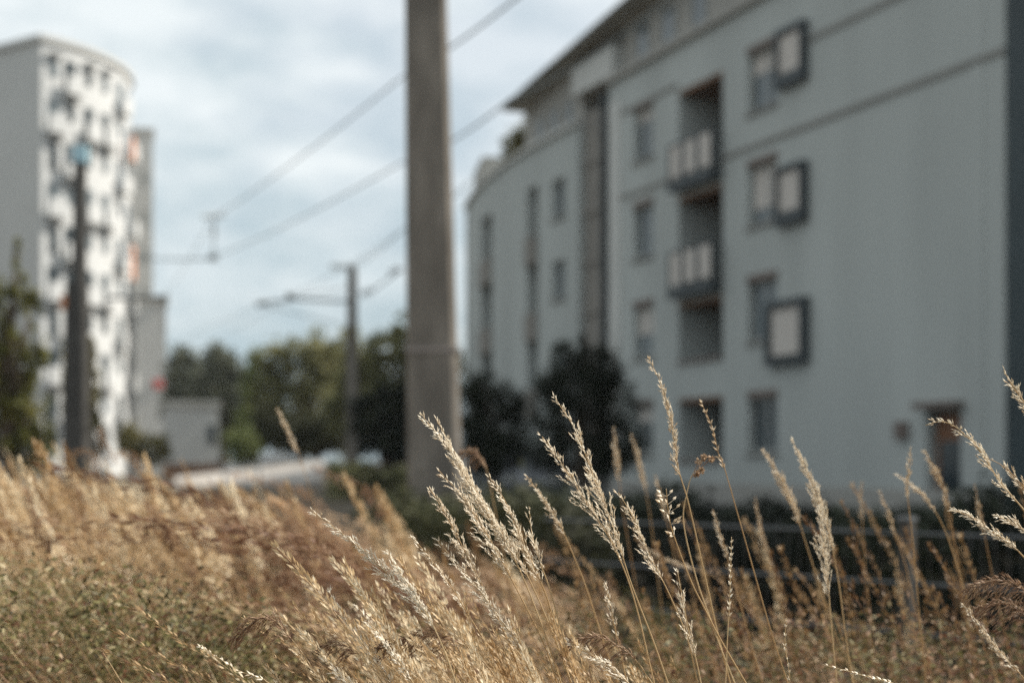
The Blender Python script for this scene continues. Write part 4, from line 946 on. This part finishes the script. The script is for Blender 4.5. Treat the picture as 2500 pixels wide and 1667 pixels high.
# brown plumes in the middle, standing in the dip
x, y = field(190, 2.7, 5.5, -.09, .13); h = cap_height(x, y, g.uniform(.8, 1.3, len(x)), UU, np.array([1180, 1180, 1190, 1180, 1180, 1185, 1230, 1330, 1500, 1560, 1560])) * g.uniform(.7, 1.22, len(x)); k_ = h > .2
scatter('brown_grass', DR_T, x[k_], y[k_], h[k_], g.uniform(.0, 1, k_.sum()), LF['brown'], g, .25)
x, y = field(140, 2.8, 5.5, -.06, .15); h = cap_height(x, y, g.uniform(.8, 1.3, len(x)), UU, np.array([1180, 1180, 1190, 1170, 1160, 1150, 1230, 1330, 1500, 1560, 1560])) * g.uniform(.65, 1.03, len(x)); k_ = h > .2
scatter('dry_grass', TALL, x[k_], y[k_], h[k_], np.clip(g.normal(.5, .25, k_.sum()), 0, 1), LF['straw'], g, .35)
x, y = field(190, 3.2, 6.0, -.44, -.1); h = cap_height(x, y, g.uniform(.9, 1.4, len(x)), UU, np.array([1100, 1110, 1130, 1160, 1180, 1190, 1500, 1540, 1580, 1590, 1590])) * g.uniform(.86, 1.02, len(x)); k_ = h > .2
scatter('dry_grass', TALL, x[k_], y[k_], h[k_], np.clip(g.normal(.66, .28, k_.sum()), 0, 1), LF['straw'], g, .3)
# middle distance
x, y = field(620, 2.7, 4.0, -.46, -.1); h = g.uniform(.4, .9, len(x))
h = cap_height(x, y, h, UU, np.array([1225, 1240, 1280, 1310, 1350, 1420, 1480, 1540, 1580, 1590, 1590])) + jag(len(x)); k_ = h > .12
scatter('meadow_grass', ST_L, x[k_], y[k_], h[k_], np.clip(g.normal(.58, .25, k_.sum()), 0, 1), LF['straw'], g, .25)
x, y = field(110, 2.5, 3.8, -.02, .14); h = cap_height(x, y, g.uniform(.4, .9, len(x)), UU, np.array([1300]*4 + [1330, 1220, 1230, 1400, 1560, 1590, 1590])) * g.uniform(.7, 1.18, len(x)); k_ = h > .15
scatter('brown_grass', DR_T, x[k_], y[k_], h[k_], g.uniform(.1, 1, k_.sum()), LF['brown'], g)
# sparse red-brown stalks before the fence
x, y = field(150, 2.4, 4.2, .06, .4); h = cap_height(x, y, g.uniform(.7, 1.3, len(x)), UU, np.array([1300]*6 + [1250, 1260, 1220, 1170, 1170])) * g.uniform(.7, 1, len(x)); k_ = h > .15
scatter('meadow_grass', [stalk_template(90 + i, 80, l_, .03, .22, .015) for i, l_ in enumerate((.2, .3, .4, .12))], x[k_], y[k_], h[k_], np.clip(g.normal(.25, .15, k_.sum()), 0, 1), LF['straw'], g, .35)
# close plants round the clump
CL_T = [stalk_template(50 + i, 110, l_, d_, .34, .02) for i, (l_, d_) in enumerate(((.35, 0), (.55, .1), (.45, 0), (.7, .1)))]
x, y = field(230, 1.68, 2.3, .0, .2); h = cap_height(x, y, g.uniform(.35, .7, len(x)), UU, np.array([1600, 1600, 1580, 1540, 1480, 1430, 1460, 1530, 1590, 1600, 1600])) + g.normal(0, .025, len(x)); k_ = h > .12
scatter('meadow_grass', CL_T, x[k_], y[k_], h[k_], np.clip(g.normal(.66, .22, k_.sum()), 0, 1), LF['straw'], g, .3)
x, y = field(45, 2.2, 2.9, -.4, -.06); h = cap_height(x, y, g.uniform(.35, .7, len(x)), UU, np.array([1500, 1520, 1520, 1500, 1480, 1460, 1470, 1530, 1590, 1600, 1600])) * g.uniform(.8, 1, len(x)); k_ = h > .12
scatter('meadow_grass', CL_T, x[k_], y[k_], h[k_], np.clip(g.normal(.55, .22, k_.sum()), 0, 1), LF['straw'], g, .3)
CT = [stalk_template(120 + i, 230, l_, d_, .3, .02) for i, (l_, d_) in enumerate(((.3, 0), (.42, .05), (.36, .02), (.5, .04), (.25, 0)))]
x, y = field(95, 1.72, 2.02, .0, .17); h = cap_height(x, y, g.uniform(.9, 1.2, len(x)), UU, np.array([1600, 1600, 1580, 1540, 1440, 1290, 1300, 1440, 1560, 1600, 1600])) * g.uniform(.74, 1., len(x)); k_ = h > .12
scatter('meadow_grass', CT, x[k_], y[k_], h[k_], np.clip(g.normal(.75, .15, k_.sum()), 0, 1), LF['straw'], g, .2)
# dry blades
for (n, y0, y1, xa, xb, vv, tm, sd_) in (
        (11000, 3.6, 12, -.48, -.08, [1190, 1190, 1220, 1290, 1330, 1400, 1500, 1540, 1580, 1600, 1600], .5, .25),
        (1800, 3.6, 9, -.14, .12, [1190, 1190, 1240, 1350, 1430, 1450, 1450, 1500, 1580, 1600, 1600], .1, .15),  # dark tint: shadow between the middle stalks put into blade colour
        (5200, 2.2, 3.8, -.46, .4, [1290, 1310, 1370, 1440, 1510, 1550, 1550, 1550, 1580, 1590, 1590], .38, .25),
        (2600, 2.0, 3.4, .05, .42, [1500]*6 + [1500, 1520, 1520, 1510, 1510], .3, .25),
        (3600, 2.0, 3.2, -.45, -.08, [1350, 1370, 1410, 1460, 1500, 1550, 1560, 1560, 1560, 1560, 1560], .45, .25),
        (2000, 1.5, 2.3, -.1, .25, [1560, 1560, 1580, 1580, 1540, 1520, 1530, 1550, 1580, 1590, 1590], .5, .22)):
    x, y = field(n, y0, y1, xa, xb); h = cap_height(x, y, g.uniform(.35, .8, n), UU, np.array(vv)) * g.uniform(.5, 1.05, n); k_ = h > .06
    scatter('grass_blades', BL_T, x[k_], y[k_], h[k_], np.clip(g.normal(tm, sd_, k_.sum()), 0, 1), LF['straw'], g, .4)
# leafy undergrowth
def undergrowth(n, y0, y1, xa, xb, vv, size, lf, nclump, tm=.5):
    cx_, cy_ = field(nclump, y0, y1, xa, xb); own = g.integers(0, nclump, n)
    x = cx_[own] + g.normal(0, .03, n); y = np.maximum(cy_[own] + g.normal(0, .05, n), y0)
    hc = np.minimum(g.normal(0, .045, nclump), .05)
    h = np.maximum(cap_height(x, y, np.full(n, 2.), UU, np.array(vv)) + hc[own] + g.normal(0, .015, n), .05) * g.uniform(.5, 1, n) ** .5
    p = np.stack([x, y, ground_z(x, y) + h], 1); ct = g.uniform(-.45, .4, nclump)
    V, F, T = leaves_at(p, size * g.uniform(.5, 1.5, n), g, np.clip(tm + ct[own] + g.normal(0, .2, n), 0, 1), .36, .3)
    tag(np_mesh('leafy_undergrowth', V, F, LF[lf], T), kind='stuff')
undergrowth(27000, 2.3, 3.5, -.46, -.16, [1410, 1420, 1470, 1540, 1590, 1600, 1600, 1600, 1600, 1600, 1600], .0115, 'herb', 560, .52)
undergrowth(3500, 2.2, 3.2, -.46, -.2, [1420, 1440, 1480, 1540, 1580, 1600, 1600, 1600, 1600, 1600, 1600], .012, 'brown', 110, .3)
undergrowth(9000, 2.5, 3.8, .1, .42, [1600]*7 + [1580, 1560, 1570, 1570], .012, 'herb', 220, .45)
undergrowth(5000, 2.4, 3.8, .1, .42, [1600]*7 + [1570, 1550, 1550, 1550], .013, 'brown', 150, .35)
undergrowth(14000, 2.4, 4.4, -.3, .14, [1400, 1400, 1420, 1480, 1530, 1555, 1550, 1560, 1560, 1560, 1560], .013, 'herb', 300, .12)  # very dark tint: shadow gaps behind the clump put into leaf colour
undergrowth(15000, 3.6, 8.5, -.2, .13, [1300, 1300, 1300, 1370, 1420, 1440, 1450, 1500, 1560, 1560, 1560], .02, 'herb', 200, .0)  # darkest tint carries the same shadow gaps further back
